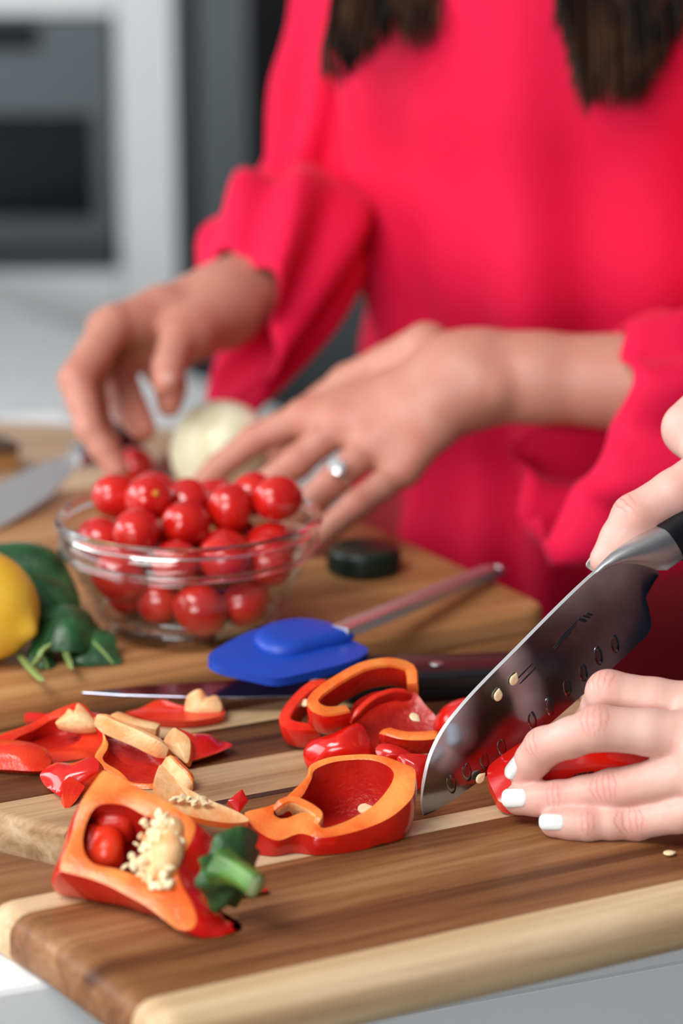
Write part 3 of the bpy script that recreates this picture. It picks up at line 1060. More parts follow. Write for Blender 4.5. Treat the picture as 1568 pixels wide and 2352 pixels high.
# ------------------------------------------------------------------ generic shells and sheets
def shell(name, O, n, depth, wall, mats, C=None, rings=9, zmin=None, power=1.0, bulge=0.0, wallv=None, seed=0, rough=0.0, bottom=None, inner=None, lean=None, rimup=0.0006, bdir=None):
    """open dish: outline O (k,3), opening normal n; skin outside (0), rim (1), inside (2)"""
    O = np.asarray(O, float)
    n = unit(n)
    k = len(O)
    C = O.mean(0) if C is None else np.asarray(C, float)
    w = np.full(k, wall) if wallv is None else np.asarray(wallv)
    toC = C - O
    L = np.linalg.norm(toC, axis=1)
    I = O + toC / L[:, None] * np.minimum(w, L * 0.85)[:, None]
    if inner is not None:                     # cavity outline given on its own: match it to O by angle round C
        ex = unit(O[0] - C)
        ex = unit(ex - n * (ex @ n))
        ey = np.cross(n, ex)
        Q = np.asarray(inner, float)
        C = Q.mean(0)
        pol = lambda X: (np.arctan2((X - C) @ ey, (X - C) @ ex), np.hypot((X - C) @ ex, (X - C) @ ey))
        ai, ri = pol(Q)
        o_ = np.argsort(ai)
        ai, ri = ai[o_], ri[o_]
        ao, ro = pol(O)
        rq = np.interp(ao, np.concatenate([ai - 2 * math.pi, ai, ai + 2 * math.pi]), np.tile(ri, 3))
        rq = np.minimum(rq, ro - 0.0008)
        I = C + ex[None, :] * (np.cos(ao) * rq)[:, None] + ey[None, :] * (np.sin(ao) * rq)[:, None] + n[None, :] * ((O - C) @ n)[:, None]
    lean = np.zeros(3) if lean is None else np.asarray(lean, float)
    rings_v, fm = [], []
    bt = wall * 0.8 if bottom is None else bottom
    def ringset(Q0, dep, zc, off):
        out = []
        for s in np.linspace(0, 1, rings)[:-1]:
            a = s * math.pi / 2
            sc = math.cos(a) ** power
            Q = Q0 if bdir is None else Q0 + unit(bdir)[None, :] * ((Q0 - C) @ unit(bdir) * bulge * math.sin(2 * a))[:, None]
            out.append(C + (Q - C) * sc * (1 + (bulge if bdir is None else 0) * math.sin(2 * a)) - n * (dep * math.sin(a)) + lean * math.sin(a))
        return out
    outer_r = ringset(O, depth, None, 0)
    inner_r = ringset(I, max(depth - bt, 0.001), None, 0)
    mid = (O + I) / 2 + n * rimup
    seq = outer_r[::-1] + [mid] + inner_r
    V = np.concatenate([s for s in seq])
    if rough > 0:
        V = V + (vnoise(V, 160, seed)[:, None] * rough) * n[None, :] + np.stack([vnoise(V, 190, seed + 1 + j) for j in range(3)], -1) * rough * 0.6
    if zmin is not None:
        cut = len(outer_r) * k
        V[:cut, 2] = np.maximum(V[:cut, 2], zmin + 0.0004)
        V[cut:, 2] = np.maximum(V[cut:, 2], zmin + 0.002)
    V = V.tolist()
    c0 = (C - n * depth + lean)
    c1 = (C - n * max(depth - bt, 0.001) + lean)
    if zmin is not None:
        c0[2] = max(c0[2], zmin + 0.0004)
        c1[2] = max(c1[2], zmin + 0.002)
    F = []
    R = len(seq)
    nr = len(outer_r)
    for i in range(R - 1):
        for j in range(k):
            j2 = (j + 1) % k
            F.append((i * k + j, i * k + j2, (i + 1) * k + j2, (i + 1) * k + j))
            fm.append(0 if i < nr - 1 else (1 if i < nr + 1 else 2))
    V.append(c0.tolist()), V.append(c1.tolist())
    for j in range(k):
        j2 = (j + 1) % k
        F.append((len(V) - 2, j2, j)), fm.append(0)
        F.append((len(V) - 1, (R - 1) * k + j, (R - 1) * k + j2)), fm.append(2)
    me = mesh_from(name, V, F, mats, fm)
    fix_normals(me)
    sharp(me, 50)
    return me


def sheet(name, O, n, sag, thick, mats, C=None, rings=7, zmin=None, seed=0, wob=0.0, ws=90, fm3=(0, 1, 2), bend=None):
    """curved sheet: top face (mat 2), side (1), underside (0); sag > 0 dishes away from n"""
    O = np.asarray(O, float)
    n = unit(n)
    k = len(O)
    C = O.mean(0) if C is None else np.asarray(C, float)
    top = []
    for r in np.linspace(1, 0, rings + 1)[:-1]:
        p = C + (O - C) * r - n * (sag * (1 - r * r))
        top.append(p)
    T_ = np.concatenate(top + [np.array([C - n * sag])])
    if bend is not None:
        ax_, amt = bend
        s = (T_ - C) @ unit(ax_)
        T_ = T_ - n[None, :] * (amt * s ** 2)[:, None]
    if wob > 0:
        T_ = T_ + n[None, :] * (vnoise(T_, ws, seed) * wob)[:, None]
    B_ = T_ - n[None, :] * thick
    V = np.concatenate([T_, B_])
    if zmin is not None:
        m = len(T_)
        lift = np.maximum(zmin + 0.0004 - V[m:, 2], 0)
        V[m:, 2] += lift
        V[:m, 2] = np.maximum(V[:m, 2], V[m:, 2] + thick * 0.6 * abs(n[2]) * (lift > 0))
    m = len(T_)
    F, fm = [], []
    for i in range(rings - 1):
        for j in range(k):
            j2 = (j + 1) % k
            F.append((i * k + j, i * k + j2, (i + 1) * k + j2, (i + 1) * k + j)), fm.append(fm3[2])
            F.append((m + i * k + j2, m + i * k + j, m + (i + 1) * k + j, m + (i + 1) * k + j2)), fm.append(fm3[0])
    for j in range(k):
        j2 = (j + 1) % k
        b = (rings - 1) * k
        F.append((b + j, b + j2, m - 1)), fm.append(fm3[2])
        F.append((m + b + j2, m + b + j, 2 * m - 1)), fm.append(fm3[0])
        F.append((j2, j, m + j, m + j2)), fm.append(fm3[1])
    me = mesh_from(name, V, F, mats, fm)
    fix_normals(me)
    sharp(me, 50)
    return me


def ribbon(name, path, wdir, width, thick, mats, taper=0.25, flip=False, zmin=None):
    """bent strip: skin on the outer broad side (0), cut sides (1), inner broad side (2)"""
    p = resample(path, 40, closed=False)
    n = len(p)
    wd = np.asarray(wdir, float)
    wd = np.tile(unit(wd), (n, 1)) if wd.ndim == 1 else resample(wd, n, closed=False)
    t = np.gradient(p, axis=0)
    t /= np.linalg.norm(t, axis=1)[:, None]
    b = np.cross(t, wd)
    b /= np.maximum(np.linalg.norm(b, axis=1), 1e-9)[:, None]
    if flip: b = -b
    s = np.linspace(0, 1, n)
    k = np.minimum(1, np.minimum(s, 1 - s) / 0.12) * (1 - taper) + taper
    k = np.sqrt(np.clip(k, 0, 1))
    w, h = width / 2 * k, thick / 2 * k
    prof = [(-1, -0.75, 1), (-0.85, -1, 0), (0.85, -1, 0), (1, -0.75, 1), (1, 0.75, 1), (0.85, 1, 2), (-0.85, 1, 2), (-1, 0.75, 1)]
    fmat_edge = [1, 0, 1, 1, 1, 2, 1, 1]
    V = np.concatenate([p + wd * (w * a)[:, None] - b * (-h * c)[:, None] for a, c, _ in prof])
    V = V.reshape(len(prof), n, 3)
    if zmin is not None:
        V[..., 2] = np.maximum(V[..., 2], zmin + 0.0004)
    F, fm = [], []
    K = len(prof)
    for j in range(K):
        j2 = (j + 1) % K
        for i in range(n - 1):
            F.append((j * n + i, j * n + i + 1, j2 * n + i + 1, j2 * n + i)), fm.append(fmat_edge[j])
    F.append([j * n for j in range(K)][::-1]), fm.append(1)
    F.append([j * n + n - 1 for j in range(K)]), fm.append(1)
    me = mesh_from(name, V.reshape(-1, 3), F, mats, fm)
    fix_normals(me)
    sharp(me, 45)
    return me


def px_outline(pts, p0, n, k=72, smooth=True):
    return resample(np.array([PL(x, y, p0, n) for x, y in pts]), k, True, smooth)


# ------------------------------------------------------------------ basil
bas = empty('basil_sprig', tuple(P(150, 1480, FAR)), 'dark green basil leaves heaped between lemon and bowl', 'herb')
leaf_defs = [
    ([(-40, 1262), (30, 1246), (80, 1252), (130, 1275), (162, 1320), (182, 1380), (180, 1430), (110, 1440), (20, 1400), (-40, 1330)], D(90, 1340, 1.285), cdir(0.15, 0.62, -0.78), -0.008, (0.3, -0.9)),
    ([(60, 1330), (120, 1320), (165, 1352), (196, 1408), (232, 1462), (190, 1490), (110, 1480), (60, 1420)], D(140, 1400, 1.252), cdir(0.35, 0.5, -0.8), -0.006, (0.4, -0.8)),
    ([(75, 1440), (95, 1400), (140, 1380), (195, 1400), (222, 1445), (190, 1490), (110, 1490), (80, 1500)], D(130, 1440, 1.235), cdir(0.1, 0.8, -0.55), -0.007, (0.9, -0.2)),
    ([(140, 1440), (190, 1412), (225, 1450), (262, 1462), (270, 1490), (278, 1525), (230, 1540), (172, 1543), (160, 1500)], D(215, 1490, 1.235), cdir(-0.05, 0.75, -0.65), -0.005, (0.5, -0.8)),
    ([(80, 1500), (105, 1492), (128, 1525), (122, 1558), (100, 1568), (84, 1545)], D(102, 1530, 1.222), cdir(0.2, 0.5, -0.8), -0.003, (0.2, -0.9)),
    ([(85, 1450), (110, 1440), (125, 1480), (110, 1515), (75, 1525), (62, 1510)], D(60, 1480, 1.228), cdir(0.2, 0.7, -0.7), -0.004, (0.6, -0.5)),
]
for i, (pts, p0, n, sag, vein) in enumerate(leaf_defs):
    O = px_outline(pts, p0, n, 64)
    me = sheet('leaf', O, n, sag, 0.0007, [M['leaf']] * 3, rings=12, zmin=FAR, seed=i, wob=0.003, ws=150)
    lf = put('leaf', me, bas)
    # raised midrib
    c = O.mean(0)
    dv = unit(cdir(vein[0], vein[1], 0))
    dv = unit(dv - n * (dv @ n))
    pr = (O - c) @ dv
    a, b = c + dv * pr.min() * 0.92, c + dv * pr.max() * 0.92
    rib = [a + (b - a) * t - n * (sag * (1 - (2 * t - 1) ** 2)) + n * 0.0005 for t in np.linspace(0, 1, 9)]
    rm = ribbon('midrib', rib, unit(np.cross(dv, n)), 0.0014, 0.0012, [M['leaf_stem'] if i > 2 else M['leaf']] * 3, zmin=FAR)
    put('midrib', rm, lf)
for pth in ([(40, 1500), (62, 1528), (85, 1552), (98, 1562)], [(70, 1535), (88, 1512), (96, 1496), (120, 1478)], [(140, 1470), (152, 1505), (165, 1535)]):
    sp = [P(x, y, FAR + 0.004 + 0.003 * k) for k, (x, y) in enumerate(pth)]
    put('stem', ribbon('stem', sp, (1, 0, 0), 0.0026, 0.0026, [M['leaf_stem']] * 3, zmin=FAR), bas)

# ------------------------------------------------------------------ spatula
zs = FAR + 0.004
spat = empty('spatula', tuple(P(660, 1495, zs)), 'blue silicone spatula with a steel handle resting on the far board', 'spatula')
up = np.array([0, 0, 1.0])
n_sp = unit([0.05, -0.16, 1])
p_sp = P(660, 1500, FAR + 0.0160)
head = px_outline([(478, 1507), (500, 1488), (545, 1463), (590, 1445), (640, 1437), (700, 1433), (745, 1440), (790, 1462), (842, 1488), (835, 1505), (790, 1524), (720, 1541), (640, 1557), (580, 1548), (520, 1534), (488, 1522)], p_sp, n_sp, 96)
put('head', sheet('head', head, n_sp, -0.0012, 0.0045, [M['blue']] * 3, rings=10), spat)
boss = px_outline([(585, 1478), (590, 1455), (640, 1437), (700, 1432), (760, 1441), (812, 1462), (800, 1472), (735, 1490), (675, 1505), (620, 1502)], p_sp + n_sp * 0.001, n_sp, 64)
put('socket', shell('socket', boss, -n_sp, 0.0055, 0.003, [M['blue']] * 3, power=0.35, rings=10), spat)
pa, pb = PL(778, 1452, p_sp + n_sp * 0.004, n_sp), D(1128, 1312, 1.368)
dh = unit(pb - pa)
sd = unit(np.cross(dh, up))
hp = [pa + (pb - pa) * t for t in np.linspace(0, 1, 12)]
put('handle', ribbon('handle', hp, sd, 0.0108, 0.0062, [M['satin']] * 3, taper=0.9), spat)
ringc = pb + dh * 0.004
tv, tf = [], []
for i in range(28):
    a = i / 28 * 2 * math.pi
    for j in range(10):
        b = j / 10 * 2 * math.pi
        rr_ = 0.0052 + 0.0016 * math.cos(b)
        nz = unit(np.cross(sd, dh))
        tv.append(ringc + dh * rr_ * math.cos(a) * 1.3 + sd * rr_ * math.sin(a) + nz * 0.0022 * math.sin(b))
for i in range(28):
    for j in range(10):
        tf.append((i * 10 + j, ((i + 1) % 28) * 10 + j, ((i + 1) % 28) * 10 + (j + 1) % 10, i * 10 + (j + 1) % 10))
put('hanging_loop', mesh_from('hanging_loop', tv, np.array(tf), M['steel']), spat)

# ------------------------------------------------------------------ knives lying down
def flat_prism(name, pts, p0, n, t0, t1, m, bevel=0.0, seg=3):
    """polygon given by pixels on plane (p0, n), extruded from t0 to t1 along n"""
    bm = bmesh.new()
    base = [PL(x, y, p0, n) for x, y in pts]
    vs_ = [bm.verts.new((b + n * t0).tolist()) for b in base]
    f = bm.faces.new(vs_)
    r = bmesh.ops.extrude_face_region(bm, geom=[f])
    for v in r['geom']:
        if isinstance(v, bmesh.types.BMVert):
            v.co += Vector((n * (t1 - t0)).tolist())
    bmesh.ops.recalc_face_normals(bm, faces=bm.faces)
    if bevel > 0:
        bmesh.ops.bevel(bm, geom=bm.edges[:], offset=bevel, segments=seg, profile=0.5, affect='EDGES', clamp_overlap=True)
    bmesh.ops.triangulate(bm, faces=[f for f in bm.faces if len(f.verts) > 4])
    me = bpy.data.meshes.new(name)
    bm.to_mesh(me), bm.free()
    me.materials.append(m)
    me.polygons.foreach_set('use_smooth', np.full(len(me.polygons), True))
    sharp(me, 35)
    return me


ZK = BOARD + 0.0095
uk = empty('utility_knife', tuple(P(700, 1580, ZK)), 'slim kitchen knife with black riveted handle lying behind the pepper pieces', 'knife')
pk = P(600, 1585, ZK)
nk = unit([0.0, -0.10, 1.0])
bl = [(186, 1593), (300, 1580), (420, 1572), (520, 1566), (610, 1556), (650, 1548), (705, 1545), (745, 1548), (742, 1577), (715, 1598), (690, 1601), (560, 1604), (420, 1603), (280, 1599)]
put('blade', flat_prism('blade', bl, pk, nk, -0.0007, 0.0007, M['blade'], 0.0003, 1), uk)
put('bolster', flat_prism('bolster', [(705, 1550), (772, 1545), (780, 1556), (776, 1572), (742, 1578), (712, 1572)], pk, nk, -0.004, 0.004, M['satin'], 0.0018), uk)
hd = put('handle', flat_prism('handle', [(768, 1536), (830, 1523), (960, 1522), (1080, 1519), (1180, 1514), (1260, 1512), (1268, 1540), (1250, 1562), (1170, 1562), (1050, 1570), (930, 1577), (800, 1583), (778, 1575)], pk, nk, -0.0090, 0.0055, M['black'], 0.003), uk)
for x, y in ((824, 1532), (1002, 1525)):
    q = PL(x, y, pk + nk * 0.0056, nk)
    put('rivet', lathe('rivet', [(0, 0), (0.0034, 0), (0.0034, 0.0003), (0, 0.0004)], M['satin'], 20, tuple(q)), hd)

ZC = FAR + 0.003
ck = empty('chef_knife', tuple(P(120, 1120, ZC)), 'broad chef knife at the back left below her fingers', 'knife')
pc = P(100, 1120, FAR + 0.009)
nc = unit([0.05, -0.12, 1.0])
put('blade', flat_prism('blade', [(-160, 1215), (-60, 1150), (0, 1112), (60, 1082), (110, 1062), (160, 1045), (182, 1042), (176, 1068), (150, 1105), (115, 1140), (60, 1178), (0, 1212), (-100, 1262)], pc, nc, -0.0008, 0.0008, M['spine'], 0.0003, 1), ck)
put('bolster', flat_prism('bolster', [(160, 1040), (190, 1024), (214, 1034), (210, 1060), (182, 1072)], pc, nc, -0.004, 0.006, M['satin'], 0.002), ck)
put('handle', flat_prism('handle', [(205, 1032), (262, 1000), (312, 970), (340, 984), (330, 1014), (262, 1052), (212, 1062)], pc, nc, -0.005, 0.012, M['black'], 0.004), ck)

# small brown wooden box at the left edge
sb = empty('spice_box', tuple(P(-30, 1085, FAR)), 'small dark brown wooden box cut off by the left edge at the back', 'box')
q = P(-22, 1078, COUNTER + 0.0165)
sbr = Matrix.Rotation(A2, 4, 'Z')
me = box_mesh('body', (-0.016, -0.016, 0.0), (0.016, 0.016, 0.014), wood('walnut', (0.16, 0.07, 0.02), (0.28, 0.13, 0.04), (0.36, 0.18, 0.06), scratch=False), 0.002)
me.transform(Matrix.Translation(Vector(q)) @ sbr)
put('body', me, sb)
me = box_mesh('lid', (-0.0165, -0.0165, 0.0142), (0.0165, 0.0165, 0.020), wood('dark_walnut', (0.03, 0.012, 0.006), (0.06, 0.028, 0.014), (0.1, 0.05, 0.03), scratch=False), 0.002)
me.transform(Matrix.Translation(Vector(q)) @ sbr)
put('lid', me, sb)

# onion
OC = P(512, 1040, FAR + 0.031)
n_seg = 48
prof = []
for t in np.linspace(0, math.pi, 26):
    r_ = math.sin(t) ** 0.9 * 0.034
    z_ = -math.cos(t) * 0.031
    if t > 2.7: z_ += (t - 2.7) * 0.010
    prof.append((r_, z_))
me = lathe('bulb', prof, M['onion'], 48, (0, 0, 0), closed=False)
q = Vector((0, 0, 1)).rotation_difference(Vector(cdir(0.45, 0.55, 0.7)))
me.transform(Matrix.Translation(Vector(OC)) @ q.to_matrix().to_4x4())
on = empty('onion', (OC[0], OC[1], FAR), 'peeled pale onion held by the ringed hand behind the bowl', 'onion')
put('bulb', me, on)
ot = OC + np.array(cdir(0.45, 0.55, 0.7)) * 0.033
put('root_tuft', lathe('root_tuft', [(0, -0.004), (0.005, -0.003), (0.004, 0.002), (0, 0.003)], M['leaf_stem'], 16, tuple(ot)), on)

# ------------------------------------------------------------------ pepper pieces
PM = [M['pskin'], M['pflesh'], M['pinner']]
PMR = [M['pskin'], M['pflesh_red'], M['pinner']]


def seed_mesh():
    bm = bmesh.new()
    bmesh.ops.create_uvsphere(bm, u_segments=14, v_segments=10, radius=1.0)
    for v in bm.verts:
        x, y, z = v.co
        tip = max(0.0, (x - 0.55) / 0.45)
        v.co.x = x * 1.0 + tip * 0.35
        v.co.y = y * (0.88 - 0.55 * tip)
        v.co.z = z * 0.34 * (1 - 0.35 * tip) * (1 - 0.35 * math.exp(-((x * x + y * y) / 0.3)))
    bmesh.ops.scale(bm, vec=(0.0021,) * 3, verts=bm.verts)
    me = bpy.data.meshes.new('pepper_seed')
    bm.to_mesh(me), bm.free()
    me.materials.append(M['seed'])
    me.polygons.foreach_set('use_smooth', np.full(len(me.polygons), True))
    return me


SEED = seed_mesh()


def seed(p, n, spin, label, scale=1.0):
    o = bpy.data.objects.new('pepper_seed', SEED)
    q = Vector((0, 0, 1)).rotation_difference(Vector(unit(n)))
    o.rotation_mode = 'QUATERNION'
    from mathutils import Quaternion
    o.rotation_quaternion = q @ Quaternion((0, 0, 1), spin)
    o.location = Vector(np.asarray(p) + unit(n) * 0.0006)
    o.scale = (scale,) * 3
    COL.objects.link(o)
    return tag(o, label, 'seed', 'loose pepper seeds')


# --- front half with stalk and seeds
pF = D(330, 1950, 0.952)
nF = cdir(-0.06, 0.62, -0.78)
fo = [(138, 1990), (158, 1930), (178, 1870), (205, 1815), (236, 1768), (256, 1772), (300, 1800), (370, 1838), (420, 1866), (446, 1890), (440, 1925), (424, 1960), (412, 1985), (418, 2030), (440, 2075), (452, 2112), (440, 2134), (412, 2134), (390, 2118), (330, 2074), (260, 2036), (200, 2014), (150, 2000)]
fi = [(188, 1940), (196, 1892), (228, 1852), (285, 1852), (335, 1876), (385, 1880), (408, 1920), (408, 1975), (388, 2030), (345, 2020), (275, 1998), (212, 1982)]
O = px_outline(fo, pF, nF, 110)
I = px_outline(fi, pF, nF, 80)
hp_ = empty('half_pepper', tuple(P(350, 2090, BOARD)), 'halved red bell pepper with green stalk, seeds and pale core, front left', 'pepper')
axF = unit(cdir(0.80, -0.30, -0.5))
me = shell('flesh', O, nF, 0.034, 0.006, PM, rings=12, zmin=BOARD, inner=I, lean=cdir(0.7, -0.05, -0.4) * 0.006, power=0.38, bulge=0.50, bdir=cdir(0.95, -0.08, -0.25), rough=0.0007, seed=3, rimup=0.0008)
put('flesh', me, hp_)
CI = I.mean(0)
# lumps of pith in the cavity, core and seeds
for (x, y, dn, r, mt) in ((240, 1952, -0.012, 0.0085, 'pflesh_red'), (268, 1895, -0.014, 0.0075, 'pinner'), (215, 1935, -0.012, 0.006, 'pinner')):
    c = PL(x, y, pF + nF * dn, nF)
    bm = bmesh.new()
    bmesh.ops.create_icosphere(bm, subdivisions=4, radius=r)
    V = np.array([v.co[:] for v in bm.verts])
    V2 = V * (1 + 0.16 * vnoise(V, 420, int(x)))[:, None]
    for v, q in zip(bm.verts, V2): v.co = q.tolist()
    me = bpy.data.meshes.new('pith')
    bm.to_mesh(me), bm.free()
    me.transform(Matrix.Translation(Vector(c)))
    me.materials.append(M[mt])
    me.polygons.foreach_set('use_smooth', np.full(len(me.polygons), True))
    put('pith', me, hp_)
sc = Sculpt(PL(352, 1950, pF - nF * 0.008, nF) - 0.03, PL(352, 1950, pF - nF * 0.008, nF) + 0.03, 0.0008)
cpts = [PL(x, y, pF - nF * dd, nF) for x, y, dd in ((392, 1900, 0.002), (385, 1960, 0.000), (372, 2010, 0.003), (360, 1940, 0.006))]
sc.chain([(cpts[i], cpts[i + 1], 0.0055, 0.006) for i in range(3)], 0.003, 0.002)
v_, q_ = sc.mesh()
me = mesh_from('core', v_ + vnoise(v_, 500, 4)[:, None] * 0.0005, q_, M['ppale'])
put('core', me, hp_)
SV, SF = [], []
sv0 = np.array([v.co[:] for v in SEED.vertices])
sf0 = [list(p.vertices) for p in SEED.polygons]
r = random.Random(5)
for k in range(130):
    t = r.random()
    x = 372 + r.gauss(0, 20) - (40 * abs(r.random() - 0.5) if r.random() < 0.4 else 0)
    y = 1868 + 172 * t
    x -= 45 * math.exp(-((t - 0.72) / 0.14) ** 2) * r.random() * 2.0
    x += 6 * math.sin(t * 9)
    if x < 262 or x > 416: continue
    p = PL(x, y, pF + nF * (0.0035 * r.random() + 0.0015 - 0.008 * abs(x - 375) / 100), nF)
    nr = unit(nF + np.array([r.gauss(0, 0.5) for _ in range(3)]))
    q = Vector((0, 0, 1)).rotation_difference(Vector(nr)).to_matrix() @ Matrix.Rotation(r.uniform(0, 6.28), 3, 'Z')
    b0 = len(SV)
    SV += (sv0 * r.uniform(0.75, 1.0) @ np.array(q).T + p).tolist()
    SF += [[a + b0 for a in f] for f in sf0]
tag(put('seeds', mesh_from('seeds', SV, SF, M['seed']), hp_), kind='stuff')
# calyx and stalk
nC = cdir(0.72, -0.22, -0.66)
pC = D(492, 1992, 0.940)
co = px_outline([(470, 2000), (462, 1975), (492, 1962), (505, 1925), (540, 1905), (566, 1900), (598, 1918), (590, 1945), (602, 1958), (588, 1985), (580, 2030), (545, 2062), (548, 2088), (515, 2078), (490, 2096), (478, 2060), (458, 2035)], pC + nC * 0.004, nC, 80)
cal = put('calyx', sheet('calyx', co, nC, -0.007, 0.0022, [M['calyx']] * 3, rings=9, wob=0.0011, ws=300, seed=2), hp_)
s0_, s1_ = D(508, 1992, 0.933), D(588, 2036, 0.922)
sax = unit(s1_ - s0_)
ph = np.cross(sax, [0, 0, 1.0]); ph = unit(ph); pv = np.cross(ph, sax)
V, F = [], []
for i, (t, rr_) in enumerate(((0.0, 0.0085), (0.12, 0.0068), (0.3, 0.0056), (0.55, 0.0049), (0.8, 0.0047), (0.93, 0.0050), (1.0, 0.0049))):
    c = s0_ + (s1_ - s0_) * t + pv * 0.0015 * math.sin(t * 3.1)
    for j in range(24):
        a = j / 24 * 2 * math.pi
        k = 1 + 0.07 * math.cos(5 * a)
        V.append(c + (ph * math.cos(a) + pv * math.sin(a)) * rr_ * k)
for i in range(6):
    for j in range(24):
        F.append((i * 24 + j, i * 24 + (j + 1) % 24, (i + 1) * 24 + (j + 1) % 24, (i + 1) * 24 + j))
me = mesh_from('stalk', V, np.array(F), M['stalk'])
fix_normals(me)
st = put('stalk', me, cal)
V = [s1_ + sax * 0.0011] + [s1_ + sax * 0.0003 + (ph * math.cos(a) + pv * math.sin(a)) * 0.0040 for a in np.linspace(0, 2 * math.pi, 24, endpoint=False)] + [s1_ - sax * 0.001 + (ph * math.cos(a) + pv * math.sin(a)) * 0.0049 for a in np.linspace(0, 2 * math.pi, 24, endpoint=False)]
F = [(0, 1 + j, 1 + (j + 1) % 24) for j in range(24)] + [(1 + j, 25 + j, 25 + (j + 1) % 24, 1 + (j + 1) % 24) for j in range(24)]
put('cut_end', mesh_from('cut_end', V, F, M['stalk_end']), hp_)

# --- middle half pepper
pM = D(790, 1850, 1.020)
nM = cdir(0.02, 0.74, -0.67)
mo = [(562, 1868), (600, 1858), (650, 1838), (690, 1803), (708, 1778), (714, 1756), (760, 1738), (820, 1733), (880, 1740), (925, 1752), (952, 1764), (953, 1800), (945, 1835), (905, 1872), (850, 1900), (790, 1918), (735, 1925), (690, 1915), (640, 1930), (600, 1916), (570, 1892)]
mi = [(628, 1862), (690, 1835), (716, 1790), (724, 1766), (770, 1748), (830, 1746), (880, 1757), (903, 1775), (895, 1805), (868, 1838), (830, 1866), (785, 1892), (738, 1905), (728, 1880), (690, 1868), (650, 1880)]
O = px_outline(mo, pM, nM, 110)
I = px_outline(mi, pM, nM, 90)
mp_ = empty('half_pepper', tuple(P(770, 1960, BOARD)), 'hollow red bell pepper half with orange rim lying open mid board', 'pepper')
put('flesh', shell('flesh', O, nM, 0.028, 0.005, PM, rings=12, zmin=BOARD, inner=I, power=0.6, rough=0.0006, seed=9, lean=np.array(cdir(-0.2, -0.75, -0.2)) * 0.013, bulge=0.12), mp_)
pp = [PL(x, y, pM - nM * 0.002, nM) for x, y in ((628, 1868), (665, 1852), (700, 1862), (732, 1885), (722, 1908))]
put('membrane', ribbon('membrane', pp, nM, 0.010, 0.0035, [M['ppale'], M['pflesh'], M['ppale']]), mp_)

# --- skins and chunks, left group
def piece(label, build, cat='pepper piece', base=None, group=None):
    e = empty('pepper_piece', base, label, 'pepper', group)
    build(e)
    return e


def left_lobe(e):
    p0, n = D(130, 1700, 1.128), cdir(0.1, 0.78, -0.6)
    O = px_outline([(-60, 1700), (0, 1690), (60, 1665), (100, 1645), (150, 1625), (180, 1616), (212, 1640), (240, 1688), (222, 1735), (150, 1762), (95, 1790), (30, 1785), (-50, 1775)], p0, n, 96)
    I = px_outline([(20, 1715), (70, 1680), (110, 1655), (150, 1650), (178, 1660), (186, 1690), (150, 1712), (100, 1725), (60, 1745), (20, 1745)], p0, n, 72)
    put('flesh', shell('flesh', O, n, 0.016, 0.005, PMR, zmin=BOARD, inner=I, power=0.5, rough=0.0016, seed=21, rings=10), e)
    l0, ln = D(50, 1740, 1.105), cdir(-0.1, 0.6, -0.8)
    O = px_outline([(-60, 1712), (0, 1700), (55, 1702), (100, 1716), (118, 1748), (96, 1788), (40, 1792), (-50, 1782)], l0, ln, 56)
    put('lobe', sheet('lobe', O, ln, -0.007, 0.006, [M['pinner'], M['pflesh_red'], M['pflesh_red']], wob=0.0012, ws=120, seed=12, zmin=BOARD, rings=8), e)
    q0 = D(178, 1640, 1.132)
    nn = cdir(-0.1, 0.45, -0.9)
    O = px_outline([(128, 1662), (150, 1640), (158, 1628), (172, 1634), (180, 1616), (206, 1640), (222, 1668), (190, 1676), (150, 1672)], q0, nn, 48)
    put('pith', sheet('pith', O, nn, -0.003, 0.005, [M['pflesh_red'], M['ppale'], M['ppale']], wob=0.001, ws=260, seed=4), e)
piece('lobed red pepper end with a deep dimple at the left edge', left_lobe, base=tuple(P(110, 1780, BOARD)))


def lower_strip(e):
    p0, n = D(150, 1800, 1.075), cdir(-0.35, 0.55, -0.75)
    O = px_outline([(92, 1778), (128, 1752), (165, 1752), (215, 1738), (225, 1770), (180, 1812), (152, 1866), (128, 1845), (108, 1812)], p0, n, 64)
    put('flesh', sheet('flesh', O, n, -0.004, 0.0055, PMR, zmin=BOARD, seed=6, fm3=(2, 1, 0)), e)
    q0, nn = D(172, 1818, 1.066), cdir(0.3, 0.5, -0.8)
    O = px_outline([(150, 1866), (140, 1800), (160, 1782), (196, 1806), (176, 1838)], q0, nn, 40, False)
    put('cut_face', sheet('cut_face', O, nn, 0.0, 0.004, [M['pskin'], M['pskin'], M['pflesh_red']], rings=4), e)
piece('narrow pink-sheened red pepper strip under the lobed end', lower_strip, base=tuple(P(150, 1850, BOARD)))


def centre_open(e):
    p0, n = D(330, 1740, 1.10), cdir(0.15, 0.75, -0.65)
    O = px_outline([(214, 1650), (262, 1655), (310, 1668), (352, 1690), (382, 1722), (410, 1765), (440, 1800), (436, 1826), (380, 1838), (320, 1826), (262, 1784), (222, 1742), (240, 1692)], p0, n, 90)
    put('flesh', shell('flesh', O, n, 0.012, 0.0035, PM, zmin=BOARD, power=0.5, rough=0.001, seed=31), e)
    pa_ = [PL(x, y, p0 + n * d_, n) for x, y, d_ in ((222, 1652, 0.004), (262, 1672, 0.005), (310, 1692, 0.006), (350, 1712, 0.006), (384, 1728, 0.004))]
    put('membrane', ribbon('membrane', pa_, cdir(0.25, 0.8, -0.3), 0.0085, 0.0035, [M['ppale']] * 3, taper=0.4), e)
    pa_ = [PL(x, y, p0 + n * d_, n) for x, y, d_ in ((378, 1752, 0.006), (400, 1775, 0.008), (424, 1800, 0.008), (436, 1826, 0.004))]
    put('membrane', ribbon('membrane', pa_, cdir(0.5, 0.8, -0.2), 0.011, 0.004, [M['ppale'], M['pflesh'], M['ppale']], taper=0.3), e)
